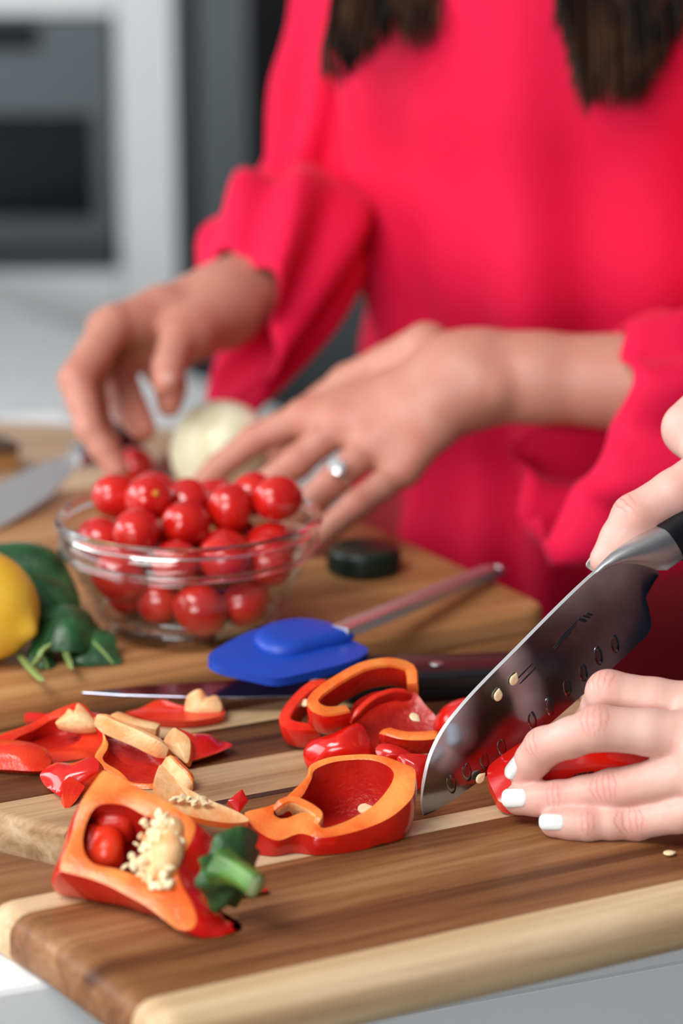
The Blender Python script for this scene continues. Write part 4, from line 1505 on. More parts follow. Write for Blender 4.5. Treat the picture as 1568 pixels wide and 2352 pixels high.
piece('open red pepper quarter with a pale pith ridge, behind the stalked half', centre_open, base=tuple(P(330, 1820, BOARD)))


def top_chunk(e):
    p0, n = D(400, 1640, 1.168), cdir(0.0, 0.80, -0.6)
    O = px_outline([(288, 1648), (335, 1622), (372, 1610), (420, 1622), (470, 1612), (510, 1628), (514, 1655), (480, 1675), (425, 1688), (360, 1680), (320, 1664)], p0, n, 72)
    put('flesh', sheet('flesh', O, n, 0.004, 0.008, [M['pskin'], M['pflesh_red'], M['pflesh_red']], zmin=BOARD, wob=0.0008, ws=150, seed=8), e)
    q0, nn = D(465, 1620, 1.168), cdir(-0.1, 0.2, -0.97)
    O = px_outline([(424, 1640), (428, 1604), (442, 1590), (462, 1584), (474, 1600), (498, 1598), (508, 1632), (478, 1645), (440, 1652)], q0, nn, 56)
    put('pith', sheet('pith', O, nn, -0.003, 0.009, [M['pflesh'], M['ppale'], M['ppale']], wob=0.0012, ws=260, seed=5), e)
piece('red pepper chunk with a knob of pale pith, farthest of the left group', top_chunk, base=tuple(P(410, 1680, BOARD)))


def right_wedge(e):
    p0, n = D(460, 1735, 1.118), cdir(0.45, 0.6, -0.65)
    O = px_outline([(388, 1690), (405, 1672), (432, 1684), (490, 1690), (534, 1742), (500, 1772), (446, 1784), (420, 1760), (398, 1730)], p0, n, 64)
    put('flesh', sheet('flesh', O, n, -0.006, 0.009, [M['pinner'], M['pflesh'], M['pskin']], zmin=BOARD, seed=9), e)
    q0, nn = D(405, 1708, 1.110), cdir(-0.25, 0.55, -0.8)
    O = px_outline([(376, 1702), (394, 1672), (408, 1674), (436, 1700), (432, 1752), (412, 1742), (388, 1722)], q0, nn, 44)
    put('cut_face', sheet('cut_face', O, nn, -0.002, 0.004, [M['pflesh'], M['pflesh'], M['ppale']], rings=5, wob=0.0006, ws=300), e)
piece('red wedge of pepper with a pale cut corner, right end of the left group', right_wedge, base=tuple(P(450, 1780, BOARD)))


def pith_stick(e):
    pa_ = [D(x, y, d) for x, y, d in ((262, 1652, 1.146), (300, 1668, 1.14), (330, 1676, 1.138), (362, 1682, 1.136))]
    put('flesh', ribbon('flesh', pa_, cdir(0.1, 0.9, -0.4), 0.0075, 0.006, [M['ppale']] * 3, taper=0.8), e)
piece('short pale stick of pepper pith beside the pith ridge', pith_stick, base=tuple(P(310, 1690, BOARD)))


def pale_flap(e):
    p0, n = D(460, 1850, 1.012), cdir(0.1, 0.85, -0.5)
    O = px_outline([(366, 1756), (384, 1770), (420, 1806), (480, 1836), (540, 1862), (572, 1886), (520, 1890), (440, 1874), (390, 1850), (352, 1820)], p0, n, 64)
    put('flesh', sheet('flesh', O, n, 0.001, 0.003, [M['pflesh'], M['pflesh'], M['ppale']], wob=0.0005, ws=200), e)
    SV, SF = [], []
    r = random.Random(3)
    for k in range(14):
        x, y = 398 + 6 * k + r.uniform(-3, 3), 1836 + r.uniform(-8, 6) + 0.06 * 6 * k
        p = PL(x, y, p0 + n * 0.0012, n)
        q = Vector((0, 0, 1)).rotation_difference(Vector(unit(n + np.array([r.gauss(0, 0.4) for _ in range(3)])))).to_matrix() @ Matrix.Rotation(r.uniform(0, 6.28), 3, 'Z')
        b0 = len(SV)
        SV += (sv0 * 0.8 @ np.array(q).T + p).tolist()
        SF += [[a + b0 for a in f] for f in sf0]
    tag(put('seeds', mesh_from('seeds', SV, SF, M['seed']), e), kind='stuff')
piece('pale flap of pepper pith with a row of seeds behind the stalked half', pale_flap, base=tuple(P(460, 1890, BOARD)))


def small_tip(e):
    p0, n = D(548, 1842, 1.045), cdir(0.2, 0.45, -0.85)
    O = px_outline([(524, 1838), (556, 1812), (570, 1838), (548, 1866)], p0, n, 40, False)
    put('flesh', sheet('flesh', O, n, -0.001, 0.004, PMR, rings=4, zmin=BOARD, fm3=(2, 1, 0)), e)
piece('tiny red pepper triangle between the two halves', small_tip, base=tuple(P(548, 1868, BOARD)))


def under_scrap(e):
    p0, n = D(575, 2060, 0.972), cdir(0.1, 0.6, -0.8)
    O = px_outline([(530, 2078), (560, 2062), (600, 2055), (618, 2066), (596, 2082), (556, 2092)], p0, n, 40)
    put('flesh', sheet('flesh', O, n, -0.002, 0.004, PMR, rings=5, zmin=BOARD, fm3=(2, 1, 0)), e)
piece('small red pepper scrap under the green stalk', under_scrap, base=tuple(P(575, 2085, BOARD)))


def behind_bit(e):
    p0, n = D(90, 1642, 1.165), cdir(0.1, 0.7, -0.7)
    O = px_outline([(58, 1652), (62, 1636), (110, 1640), (200, 1636), (262, 1648), (262, 1664), (160, 1670), (80, 1668)], p0, n, 48)
    put('flesh', sheet('flesh', O, n, -0.002, 0.005, PMR, rings=5, zmin=BOARD, fm3=(2, 1, 0)), e)
piece('thin red pepper sliver peeping out behind the lobed end', behind_bit, base=tuple(P(150, 1672, BOARD)))

# --- the pile of slices in the middle
def slice_a(e):
    pth = [D(x, y, d) for x, y, d in ((800, 1646, 1.117), (752, 1655, 1.112), (722, 1640, 1.112), (730, 1618, 1.118), (770, 1588, 1.127), (830, 1555, 1.138), (885, 1543, 1.145), (925, 1548, 1.148), (945, 1560, 1.148), (948, 1590, 1.142))]
    put('flesh', ribbon('flesh', pth, cdir(-0.05, 0.72, -0.7), 0.0150, 0.0062, PM, taper=0.7), e)
piece('large curled red pepper slice with orange rim topping the pile', slice_a, base=tuple(P(830, 1690, BOARD)))


def slice_b(e):
    pth = [D(x, y, d) for x, y, d in ((732, 1686, 1.128), (690, 1688, 1.126), (660, 1676, 1.128), (664, 1652, 1.135), (690, 1618, 1.146), (722, 1592, 1.153), (752, 1582, 1.156))]
    put('flesh', ribbon('flesh', pth, cdir(-0.1, 0.72, -0.7), 0.013, 0.006, PMR, taper=0.6), e)
piece('curled red pepper slice at the left of the pile with a seed on it', slice_b, base=tuple(P(690, 1700, BOARD)))


def slice_c(e):
    p0, n = D(770, 1725, 1.100), cdir(-0.15, 0.42, -0.9)
    O = px_outline([(696, 1735), (712, 1702), (760, 1686), (825, 1660), (850, 1700), (852, 1745), (800, 1770), (720, 1772)], p0, n, 64)
    put('flesh', sheet('flesh', O, n, -0.009, 0.005, PMR, zmin=BOARD, fm3=(2, 1, 0), rings=9), e)
piece('smooth skin-out red pepper piece under the curled slices', slice_c, base=tuple(P(770, 1765, BOARD)))


def slice_d(e):
    p0, n = D(905, 1650, 1.128), cdir(0.25, 0.62, -0.75)
    O = px_outline([(806, 1630), (850, 1592), (900, 1586), (948, 1590), (975, 1620), (1005, 1655), (1008, 1700), (940, 1712), (860, 1740), (820, 1720)], p0, n, 72)
    put('flesh', sheet('flesh', O, n, 0.006, 0.004, PMR, zmin=BOARD, wob=0.0012, ws=120, seed=17, rings=9), e)
    rp = [PL(x, y, p0 + n * d_, n) for x, y, d_ in ((806, 1655, 0.005), (850, 1615, 0.007), (900, 1596, 0.006), (945, 1600, 0.004))]
    put('membrane', ribbon('membrane', rp, cdir(0.2, 0.8, -0.5), 0.006, 0.003, [M['pinner'], M['pflesh_red'], M['pinner']]), e)
piece('dark red pepper sheet, inside up with one seed, right of the pile', slice_d, base=tuple(P(920, 1710, BOARD)))


def slice_e(e):
    pth = [D(x, y, d) for x, y, d in ((874, 1690, 1.104), (920, 1704, 1.100), (970, 1706, 1.100), (1016, 1700, 1.102))]
    put('flesh', ribbon('flesh', pth, cdir(0.05, 0.8, -0.55), 0.0095, 0.006, PM, taper=0.35), e)
piece('pointed red pepper strip lying towards the knife', slice_e, base=tuple(P(940, 1725, BOARD)))


def slice_f(e):
    p0, n = D(945, 1765, 1.076), cdir(0.1, 0.35, -0.92)
    O = px_outline([(916, 1748), (922, 1732), (985, 1735), (1000, 1760), (990, 1800), (955, 1810), (935, 1790)], p0, n, 48)
    put('flesh', sheet('flesh', O, n, -0.004, 0.005, PMR, zmin=BOARD, fm3=(2, 1, 0), rings=6), e)
piece('small red pepper piece between the hollow half and the knife tip', slice_f, base=tuple(P(955, 1805, BOARD)))


def slice_g(e):
    p0, n = D(900, 1730, 1.090), cdir(0.0, 0.5, -0.86)
    O = px_outline([(862, 1720), (885, 1706), (930, 1720), (950, 1738), (925, 1752), (880, 1748)], p0, n, 40)
    put('flesh', sheet('flesh', O, n, -0.003, 0.005, PMR, zmin=BOARD, fm3=(2, 1, 0), rings=5), e)
piece('small purple-sheened pepper scrap behind the hollow half', slice_g, base=tuple(P(905, 1750, BOARD)))


def slice_h(e):
    p0, n = D(1050, 1655, 1.120), cdir(-0.2, 0.4, -0.9)
    O = px_outline([(996, 1680), (1008, 1635), (1040, 1610), (1085, 1604), (1130, 1640), (1140, 1690), (1060, 1705)], p0, n, 56)
    put('flesh', sheet('flesh', O, n, -0.009, 0.006, PMR, zmin=BOARD, fm3=(2, 1, 0), rings=8), e)
piece('rounded red pepper piece just behind the blade', slice_h, base=tuple(P(1050, 1700, BOARD)))


def being_cut(e):
    p0, n = D(1330, 1770, 1.058), cdir(-0.05, 0.70, -0.71)
    O = px_outline([(1118, 1772), (1140, 1735), (1185, 1706), (1240, 1680), (1300, 1650), (1380, 1650), (1480, 1690), (1545, 1740), (1560, 1800), (1480, 1822), (1380, 1832), (1260, 1850), (1160, 1848), (1132, 1815)], p0, n, 90)
    put('flesh', sheet('flesh', O, n, -0.0085, 0.006, PMR, zmin=BOARD, fm3=(2, 1, 0), rings=12), e)
bc = piece('red pepper half, skin up with dark stamped specks, under the fingers being cut', being_cut, base=tuple(P(1330, 1830, BOARD)))
SPOT_P, SPOT_N = D(1330, 1770, 1.0497), cdir(-0.05, 0.70, -0.71)
sv_, sf_ = [], []
r = random.Random(8)
for x, y, w, h in ((1322, 1781, 5, 3), (1331, 1776, 6, 4), (1341, 1774, 6, 4), (1353, 1775, 4, 2), (1359, 1772, 4, 3), (1375, 1768, 5, 3), (1390, 1766, 5, 3), (1396, 1763, 6, 5)):
    c = [PL(x + w * math.cos(a) * r.uniform(0.7, 1.15), y + h * math.sin(a) * r.uniform(0.7, 1.15), SPOT_P, SPOT_N) for a in np.linspace(0, 2 * math.pi, 9, endpoint=False)]
    b0 = len(sv_)
    sv_ += [q.tolist() for q in c] + [(q - SPOT_N * 0.0022).tolist() for q in c]
    sf_ += [[b0 + i for i in range(9)]] + [[b0 + i, b0 + 9 + i, b0 + 9 + (i + 1) % 9, b0 + (i + 1) % 9] for i in range(9)]
put('ink_marks', mesh_from('ink_marks', sv_, sf_, M['ink'], smooth=False), bc)

# ------------------------------------------------------------------ santoku
TIP = P(972, 1874, BOARD + 0.0006)
AXK = unit(D(1512, 1318, 1.088) - TIP)
NK = unit(np.cross(AXK, [0, 0, 1.0]))
if NK @ np.array(cdir(0, 0, -1)) < 0: NK = -NK
kn = empty('santoku_knife', tuple(TIP), 'large dimpled chopping knife in the right hand, blade tip on the board', 'knife')
spine = [(972, 1874), (967, 1840), (974, 1785), (988, 1732), (1016, 1676), (1056, 1624), (1104, 1571), (1190, 1484), (1280, 1393), (1345, 1331), (1384, 1300), (1424, 1287), (1470, 1287), (1500, 1300), (1512, 1320)]
edge = [(972, 1874), (978, 1872), (1000, 1862), (1040, 1838), (1085, 1805), (1130, 1772), (1180, 1732), (1250, 1673), (1330, 1603), (1400, 1540), (1460, 1484), (1494, 1446), (1490, 1400), (1484, 1370), (1512, 1322)]
NK_S = 60
S3 = resample([PL(x, y, TIP, NK) for x, y in spine], NK_S, False)
E3 = resample([PL(x, y, TIP, NK) for x, y in edge], NK_S, False)
# pair up points along the blade by position on its axis
sa, ea = (S3 - TIP) @ AXK, (E3 - TIP) @ AXK
ws_ = 10
V, F = [], []
for side in (1, -1):
    for i in range(NK_S):
        for j in range(ws_ + 1):
            t = j / ws_
            p = S3[i] + (E3[i] - S3[i]) * t
            th = 0.0011 * (1 - t) ** 0.8 + 0.00008
            th *= min(1.0, 0.15 + i / 6)
            V.append(p + NK * th * side)
for side in range(2):
    b0 = side * NK_S * (ws_ + 1)
    for i in range(NK_S - 1):
        for j in range(ws_):
            a = b0 + i * (ws_ + 1) + j
            F.append((a, a + 1, a + ws_ + 2, a + ws_ + 1))
off = NK_S * (ws_ + 1)
fm = [0] * len(F)
for i in range(NK_S - 1):
    a, b = i * (ws_ + 1), (i + 1) * (ws_ + 1)
    F.append((a, b, b + off, a + off)), fm.append(1)
    F.append((a + ws_, b + ws_, b + ws_ + off, a + ws_ + off)), fm.append(0)
me = mesh_from('blade', V, F, [M['blade'], M['spine']], fm)
fix_normals(me)
sharp(me, 25)
bld = put('blade', me, kn)


GRID = np.array(V[:NK_S * (ws_ + 1)])
GTH = (GRID - TIP) @ NK


def face_at(x, y):
    p = PL(x, y, TIP, NK)
    d = np.linalg.norm(GRID - NK[None, :] * GTH[:, None] - p, axis=1)
    k = np.argsort(d)[:3]
    return float(GTH[k].max())


def disc(name, x, y, rx, ry, rot, m, lift, dome, parent, n=24):
    lift = lift if lift > 0.004 else face_at(x, y) + lift
    c = PL(x, y, TIP + NK * lift, NK)
    ex = unit(AXK - NK * (AXK @ NK))
    ey = np.cross(NK, ex)
    ca, sa_ = math.cos(rot), math.sin(rot)
    V = [c + NK * dome]
    for rr_, hh in ((0.5, 0.72), (1.0, 0.0)):
        for k in range(n):
            a = k / n * 2 * math.pi
            u_, v_ = rx * rr_ * math.cos(a), ry * rr_ * math.sin(a)
            V.append(c + ex * (u_ * ca - v_ * sa_) + ey * (u_ * sa_ + v_ * ca) + NK * (dome * hh))
    for k in range(n):
        V.append(V[1 + n + k] - NK * 0.0012)
    F = [(0, 1 + k, 1 + (k + 1) % n) for k in range(n)]
    for q in (0, n):
        F += [(1 + q + k, 1 + n + q + k, 1 + n + q + (k + 1) % n, 1 + q + (k + 1) % n) for k in range(n)]
    me = mesh_from(name, V, F, m)
    fix_normals(me)
    return put(name, me, parent)


for x, y in ((1412, 1478), (1374, 1506), (1339, 1543), (1302, 1577), (1262, 1622), (1222, 1655), (1152, 1716), (1112, 1746), (1072, 1772), (1036, 1800)):
    fade = 1.0
    disc('dimple', x, y, 0.0023, 0.0050, -0.36, M['dimple'], 0.00010, 0.00002, bld)
# maker's etching: a worn emblem and illegible lines
for x, y, rx, ry in ((1337, 1424, 0.0008, 0.0030), (1346, 1416, 0.0006, 0.0026), (1354, 1411, 0.0006, 0.0022)):
    disc('etched_emblem', x, y, rx, ry, 0.55, M['etch'], 0.00008, 0.00002, bld, 8)
for k, (x, y, L_) in enumerate(((1300, 1452, 0.0075), (1296, 1462, 0.0085), (1292, 1472, 0.006), (1202, 1545, 0.006), (1212, 1552, 0.0055))):
    disc('etched_line', x, y, L_, 0.00045, 0.0, M['etch'], 0.00008, 0.00002, bld, 10)

# bolster and handle
def solid_bar(name, secs, m, parent, nseg=20, sq=3.2):
    """secs: list of (upper px, lower px, half thickness): super-elliptic bar whose profile runs between the two pixel lines on the blade plane"""
    V, F = [], []
    for (u, l, th) in secs:
        a, b = PL(*u, TIP, NK), PL(*l, TIP, NK)
        c, h = (a + b) / 2, (a - b) / 2
        for k in range(nseg):
            t = k / nseg * 2 * math.pi
            cx, cy = math.cos(t), math.sin(t)
            e = 2 / sq
            V.append(c + h * math.copysign(abs(cx) ** e, cx) + NK * th * math.copysign(abs(cy) ** e, cy))
    m_ = len(secs)
    for i in range(m_ - 1):
        for k in range(nseg):
            F.append((i * nseg + k, i * nseg + (k + 1) % nseg, (i + 1) * nseg + (k + 1) % nseg, (i + 1) * nseg + k))
    F.append(list(range(nseg))[::-1])
    F.append([(m_ - 1) * nseg + k for k in range(nseg)])
    me = mesh_from(name, V, F, m)
    fix_normals(me)
    sharp(me, 40)
    return put(name, me, parent)


bol = solid_bar('bolster', [((1352, 1326), (1372, 1312), 0.0011), ((1378, 1298), (1420, 1292), 0.0022), ((1404, 1274), (1462, 1296), 0.0042), ((1440, 1249), (1500, 1308), 0.0060), ((1478, 1228), (1522, 1308), 0.0072), ((1512, 1210), (1553, 1284), 0.0078)], M['satin'], kn, 28, 2.6)
hdl = solid_bar('handle', [((1511, 1209), (1554, 1285), 0.0080), ((1560, 1168), (1606, 1248), 0.0086), ((1660, 1084), (1712, 1172), 0.0092), ((1800, 965), (1856, 1060), 0.0096), ((1930, 850), (1996, 950), 0.0092), ((1990, 800), (2050, 900), 0.0086)], M['black'], kn, 28, 3.0)
for x, y in ((1640, 1160), (1770, 1050), (1900, 935)):
    q = PL(x, y, TIP + NK * 0.0088, NK)
    disc('rivet', x, y, 0.0035, 0.0035, 0, M['satin'], 0.0092, 0.0002, hdl)

# --- loose seeds
for x, y, rot, lab in ((1178, 1561, 1.7, 'pale pepper seed stuck on the blade, upper of the two'), (1142, 1597, 2.0, 'pale pepper seed stuck on the blade, lower of the two')):
    seed(PL(x, y, TIP + NK * 0.0012, NK), NK, rot, lab, 1.25)
seed(PL(1101, 1787, TIP + NK * 0.0016, NK), NK, 1.2, 'pale pepper seed at the cutting edge beside the white nail', 1.2)
seed(P(1345, 1604, BOARD + 0.001), (0, 0, 1), 0.4, 'pale pepper seed half hidden behind the bent index finger', 1.3)
seed(P(1536, 1962, BOARD + 0.0008), (0, 0, 1), 0.3, 'pale pepper seed on the board below the little finger', 1.2)
seed(D(701, 1616, 1.140), cdir(-0.1, 0.6, -0.8), 0.2, 'pale pepper seed on the left curled slice', 1.1)
seed(D(951, 1649, 1.118), cdir(0.2, 0.6, -0.75), -0.6, 'pale pepper seed on the dark red sheet of the pile', 1.2)
seed(D(836, 1859, 1.045), cdir(0.0, 0.6, -0.8), 0.3, 'pale pepper seed inside the hollow pepper half', 1.4)

# ------------------------------------------------------------------ hands
class HandBuilder:
    """joints are (pixel x, pixel y, camera depth m, radius mm)"""
    def __init__(self, pts, vox):
        w = np.array([D(x, y, d) for x, y, d, r in pts])
        r = max(p[3] for p in pts) / 1000
        self.sc = Sculpt(w.min(0) - r - 0.012, w.max(0) + r + 0.012, vox)
        self.pink, self.crease = [], []

    @staticmethod
    def j(t):
        return D(t[0], t[1], t[2]), t[3] / 1000

    def chain(self, joints, k_in=0.003, k_out=0.006):
        J = [self.j(t) for t in joints]
        self.sc.chain([(J[i][0], J[i + 1][0], J[i][1], J[i + 1][1]) for i in range(len(J) - 1)], k_in, k_out)

    def finger(self, joints, k_out=0.0022, pads=True):
        """knuckles slightly thicker than the bones between them, a soft tip"""
        J = [self.j(t) for t in joints]
        segs = []
        for i in range(len(J) - 1):
            (a, ra), (b, rb) = J[i], J[i + 1]
            m = (a + b) / 2
            last = i == len(J) - 2
            rm = (ra + rb) / 2 * (1.0 if last else 0.94)
            segs.append((a, m, ra, rm))
            segs.append((m, b, rm, rb))
        self.sc.chain(segs, 0.0025, k_out)
        return J

    def finish(self, name, matr, smooth=2):
        v, q = self.sc.mesh(smooth)
        pink = np.zeros(len(v))
        for c, r, s in self.pink:
            d = np.linalg.norm(v - c, axis=1)
            pink = np.maximum(pink, s * np.exp(-(d / r) ** 2))
        cr = np.zeros(len(v))
        for c, ax, nrm, half, w, ph in self.crease:
            rel = v - c
            s = rel @ ax
            lat = rel @ np.cross(nrm, ax)
            up_ = rel @ nrm
            s = s + ph * (1 - 0.45 * np.clip(np.abs(lat) / half, 0, 1) ** 2) * -1 + 0.00022 * np.sin(lat * 1100 + ph * 3000)
            m = np.exp(-(s / w) ** 2) * np.clip(1 - (np.abs(lat) / half) ** 3, 0, 1) * (up_ > 0)
            m *= (np.linalg.norm(rel, axis=1) < half * 2.6)
            cr = np.maximum(cr, m)
        return v, q, pink, cr

    def knuckle(self, c, ax, nrm, r, n=4, spread=0.0042, pink=0.55):
        c, ax, nrm = np.asarray(c), unit(ax), unit(nrm)
        nrm = unit(nrm - ax * (nrm @ ax))
        self.pink.append((c + nrm * r, r * 1.1, pink))
        for i in range(n):
            o = (i - (n - 1) / 2) / max(n - 1, 1) * 2 * spread
            self.crease.append((c, ax, nrm, r * (0.95 - 0.2 * abs(o) / spread), 0.00038, o))


def nail_mesh(c, ax, nrm, length, width, R, thick=0.0007, free=0.5, m=None, tip_sq=0.75):
    """ax: towards the fingertip, nrm: dorsal direction, c: middle of the nail on the finger surface"""
    ax = unit(ax)
    nrm = unit(np.asarray(nrm) - ax * (np.asarray(nrm) @ ax))
    lat = np.cross(nrm, ax)
    NU, NV = 17, 15
    V = []
    for lay in (0, 1):
        for i in range(NV):
            v = i / (NV - 1)
            # base round, free edge softly square
            for j in range(NU):
                u = j / (NU - 1) * 2 - 1
                hw = width / 2
                base_curve = (1 - math.sqrt(max(0, 1 - (abs(u) ** 2.2) * 0.9))) * 0.30 * length
                tip_curve = (abs(u) ** 3.5) * 0.16 * length
                s = -length / 2 + base_curve + v * (length - base_curve - tip_curve)
                taper = 1 - 0.10 * (1 - v) ** 2 - 0.06 * v ** 3
                th = u * hw * taper / R
                edge = min(1.0, (1 - abs(u)) / 0.18, v / 0.12 + 0.15, (1 - v) / 0.10 + 0.15)
                h = R * (math.cos(th) - 1) + (thick * math.sqrt(max(edge, 0)) if lay == 0 else -thick * 0.8) - 0.25 * (s / length) ** 2 * length * 0.22
                V.append(c + ax * s + lat * (R * math.sin(th)) + nrm * h)
    F = []
    n0 = NU * NV
    for i in range(NV - 1):
        for j in range(NU - 1):
            a = i * NU + j
            F.append((a, a + 1, a + NU + 1, a + NU))
            F.append((n0 + a, n0 + a + NU, n0 + a + NU + 1, n0 + a + 1))
    rim = [j for j in range(NU)] + [i * NU + NU - 1 for i in range(1, NV)] + [(NV - 1) * NU + j for j in range(NU - 2, -1, -1)] + [i * NU for i in range(NV - 2, 0, -1)]
    for a, b in zip(rim, rim[1:] + rim[:1]):
        F.append((a, b, n0 + b, n0 + a))
    me = mesh_from('nail', V, np.array(F), m)
    fix_normals(me)
    sharp(me, 60)
    return me


def merge(parts):
    V, Q, A, B, o = [], [], [], [], 0
    for v, q, a, b in parts:
        V.append(v), Q.append(q + o), A.append(a), B.append(b)
        o += len(v)
    return np.concatenate(V), np.concatenate(Q), np.concatenate(A), np.concatenate(B)


def tube_body(segs, lo, hi, vox, ells=(), k=0.03):
    sc = Sculpt(lo, hi, vox)
    for a, b, ra, rb in segs:
        sc.chain([(np.asarray(a), np.asarray(b), ra, rb)], 0.0, k)
    for c, axes, rad, kk in ells:
        sc.add_ell(c, axes, rad, kk)
    return sc


def body_segments(c, fd, z0=0.0, hip=0.16, sho=0.185, H=1.66):
    """torso, head and legs of a standing figure; c = (x, y) of the pelvis, fd = facing"""
    fd = unit([fd[0], fd[1], 0])
    lf = np.array([-fd[1], fd[0], 0])
    up_ = np.array([0, 0, 1.0])
    b = np.array([c[0], c[1], 0.0])
    S = []
    for s in (-1, 1):
        S.append((b + lf * s * 0.08 - fd * 0.035 + up_ * 0.86, b + lf * s * 0.085 + up_ * 0.47, 0.078, 0.056))
        S.append((b + lf * s * 0.085 + up_ * 0.47, b + lf * s * 0.08 - fd * 0.01 + up_ * 0.08, 0.056, 0.036))
        S.append((b + lf * s * 0.08 + up_ * 0.045, b + lf * s * 0.09 + fd * 0.15 + up_ * 0.03, 0.038, 0.028))
    S.append((b + up_ * 0.88 - fd * 0.03, b + up_ * 1.10 - fd * 0.01, 0.088, 0.088))
    S.append((b + up_ * 1.10 - fd * 0.01, b + up_ * 1.30 + fd * 0.01, 0.088, 0.105))
    for s in (-1, 1):
        S.append((b + up_ * 1.30 + lf * s * 0.05 + fd * 0.02, b + up_ * 1.385 + lf * s * (sho - 0.03), 0.09, 0.055))
    S.append((b + up_ * 1.38, b + up_ * 1.50 + fd * 0.02, 0.055, 0.05))
    head = b + up_ * 1.60 + fd * 0.05
    E = [(head + up_ * 0.02 - fd * 0.015, (lf, fd, up_), (0.072, 0.092, 0.092), 0.02),
         (head - up_ * 0.055 + fd * 0.03, (lf, fd, up_), (0.050, 0.055, 0.055), 0.02),
         (head + fd * 0.092 - up_ * 0.015, (lf, fd, up_), (0.011, 0.018, 0.022), 0.01),
         (head + fd * 0.078 - up_ * 0.055, (lf, fd, up_), (0.022, 0.010, 0.008), 0.004)]
    for s in (-1, 1):
        E.append((head + lf * s * 0.075 - fd * 0.01, (lf, fd, up_), (0.008, 0.018, 0.030), 0.006))
        E.append((head + lf * s * 0.031 + fd * 0.074 + up_ * 0.012, (lf, fd, up_), (0.013, 0.010, 0.009), 0.004))
    return S, E, b, fd, lf, head


# ================================================================== the person cutting (hands from the right)
LH = [(1262, 1890, 1.0284, 6.4), (1640, 1850, .997, 9), (2080, 1700, 1.03, 26), (1395, 1580, 1.035, 11), (1300, 1700, 1.07, 8), (2200, 1660, 1.03, 30), (1185, 1832, 1.04, 8)]
hb = HandBuilder(LH, 0.0008)
# palm and back of the hand
for t, a, b in (((1600, 1622, 1.032, 11), 11, 16), ((1598, 1690, 1.014, 11.5), 11, 17), ((1618, 1768, 1.004, 10.5), 10, 17), ((1642, 1850, 1.000, 9.5), 9, 16)):
    hb.chain([(t[0], t[1], t[2], t[3]), (1830, (t[1] + 1720) / 2, t[2] + 0.006, t[3] + 3.5), (2070, 1705, 1.028, 20)], 0.004, 0.012)
hb.chain([(1600, 1645, 1.03, 8.5), (1625, 1730, 1.014, 8.5), (1650, 1815, 1.006, 8)], 0.004, 0.010)
hb.chain([(2060, 1700, 1.03, 22), (2140, 1675, 1.032, 23), (2200, 1655, 1.034, 24)], 0.01, 0.015)
hb.chain([(2020, 1760, 1.045, 16), (1850, 1800, 1.06, 13), (1700, 1795, 1.066, 10), (1580, 1790, 1.070, 8)], 0.004, 0.008)
pk_ = hb.finger([(1655, 1850, 1.002, 9.2), (1461, 1887, 1.0262, 7.8), (1348, 1893, 1.0262, 6.9), (1272, 1891, 1.0288, 6.1)])
rg_ = hb.finger([(1625, 1768, 1.005, 10.2), (1404, 1813, 1.0287, 8.6), (1280, 1834, 1.0355, 7.6), (1192, 1836, 1.0412, 6.9)])
md_ = hb.finger([(1605, 1692, 1.014, 11), (1374, 1672, 1.0165, 9.6), (1248, 1716, 1.033, 8.4), (1203, 1772, 1.0425, 7.0)])
ix_ = hb.finger([(1610, 1628, 1.031, 11), (1396, 1590, 1.036, 9.4), (1360, 1660, 1.056, 8.0), (1312, 1705, 1.066, 7.0)])
tw = cdir(0, 0, -1)
def mid_n(J, i, up_px):                                   # dorsal direction: perpendicular to the bone, towards the camera/up
    ax = unit(J[i + 1][0] - J[i - 1][0])
    n = np.asarray(up_px)
    return ax, unit(n - ax * (n @ ax))
for J, n_ in ((pk_, cdir(0.0, 0.25, -1)), (rg_, cdir(0.0, 0.35, -1)), (md_, cdir(0.0, 0.55, -0.8)), (ix_, cdir(-0.3, 0.8, -0.5))):
    ax, nn = mid_n(J, 1, n_)
    hb.knuckle(J[1][0], ax, nn, J[1][1], 5, 0.0058)
    ax, nn = mid_n(J, 2, n_)
    hb.knuckle(J[2][0], ax, nn, J[2][1], 3, 0.0026, 0.5)
    hb.pink.append((J[3][0], 0.012, 0.45))
    hb.pink.append(((J[2][0] + J[3][0]) / 2, 0.008, 0.4))
lv = hb.finish('left', None)

RH_ = [(1385, 1288, 1.092, 8), (1800, 900, 1.13, 30), (1580, 960, 1.11, 16), (1950, 780, 1.14, 34), (1780, 1180, 1.10, 12)]
hb2 = HandBuilder(RH_, 0.0009)
th_ = hb2.finger([(1830, 955, 1.105, 16), (1640, 1082, 1.094, 13.0), (1458, 1188, 1.090, 10.6), (1392, 1286, 1.092, 7.6)], 0.010)
hb2.chain([(1585, 985, 1.118, 13.5), (1700, 900, 1.125, 17), (1830, 830, 1.13, 21), (1940, 790, 1.135, 23)], 0.008, 0.010)
hb2.chain([(1640, 1040, 1.108, 11), (1720, 960, 1.115, 14), (1830, 860, 1.125, 20)], 0.008, 0.012)
for k, (x, y) in enumerate(((1610, 1000), (1690, 935), (1765, 875), (1835, 820))):
    # fingers wrap over the far side of the handle and come back under it
    hb2.finger([(x, y, 1.122, 10), (x + 30, y + 95, 1.128, 9), (x + 75, y + 185, 1.117, 8.2), (x + 92, y + 215, 1.102, 7)], 0.006)
ax = unit(th_[3][0] - th_[1][0])
nn = cdir(-0.75, 0.62, -0.45)
hb2.knuckle(th_[2][0], ax, nn, th_[2][1], 3, 0.0035, 0.35)
hb2.pink.append((D(1500, 1215, 1.083), 0.012, 0.55))
hb2.pink.append((D(1620, 1140, 1.085), 0.018, 0.5))
hb2.pink.append((D(1370, 1325, 1.09), 0.008, 0.6))
rv = hb2.finish('right', None)

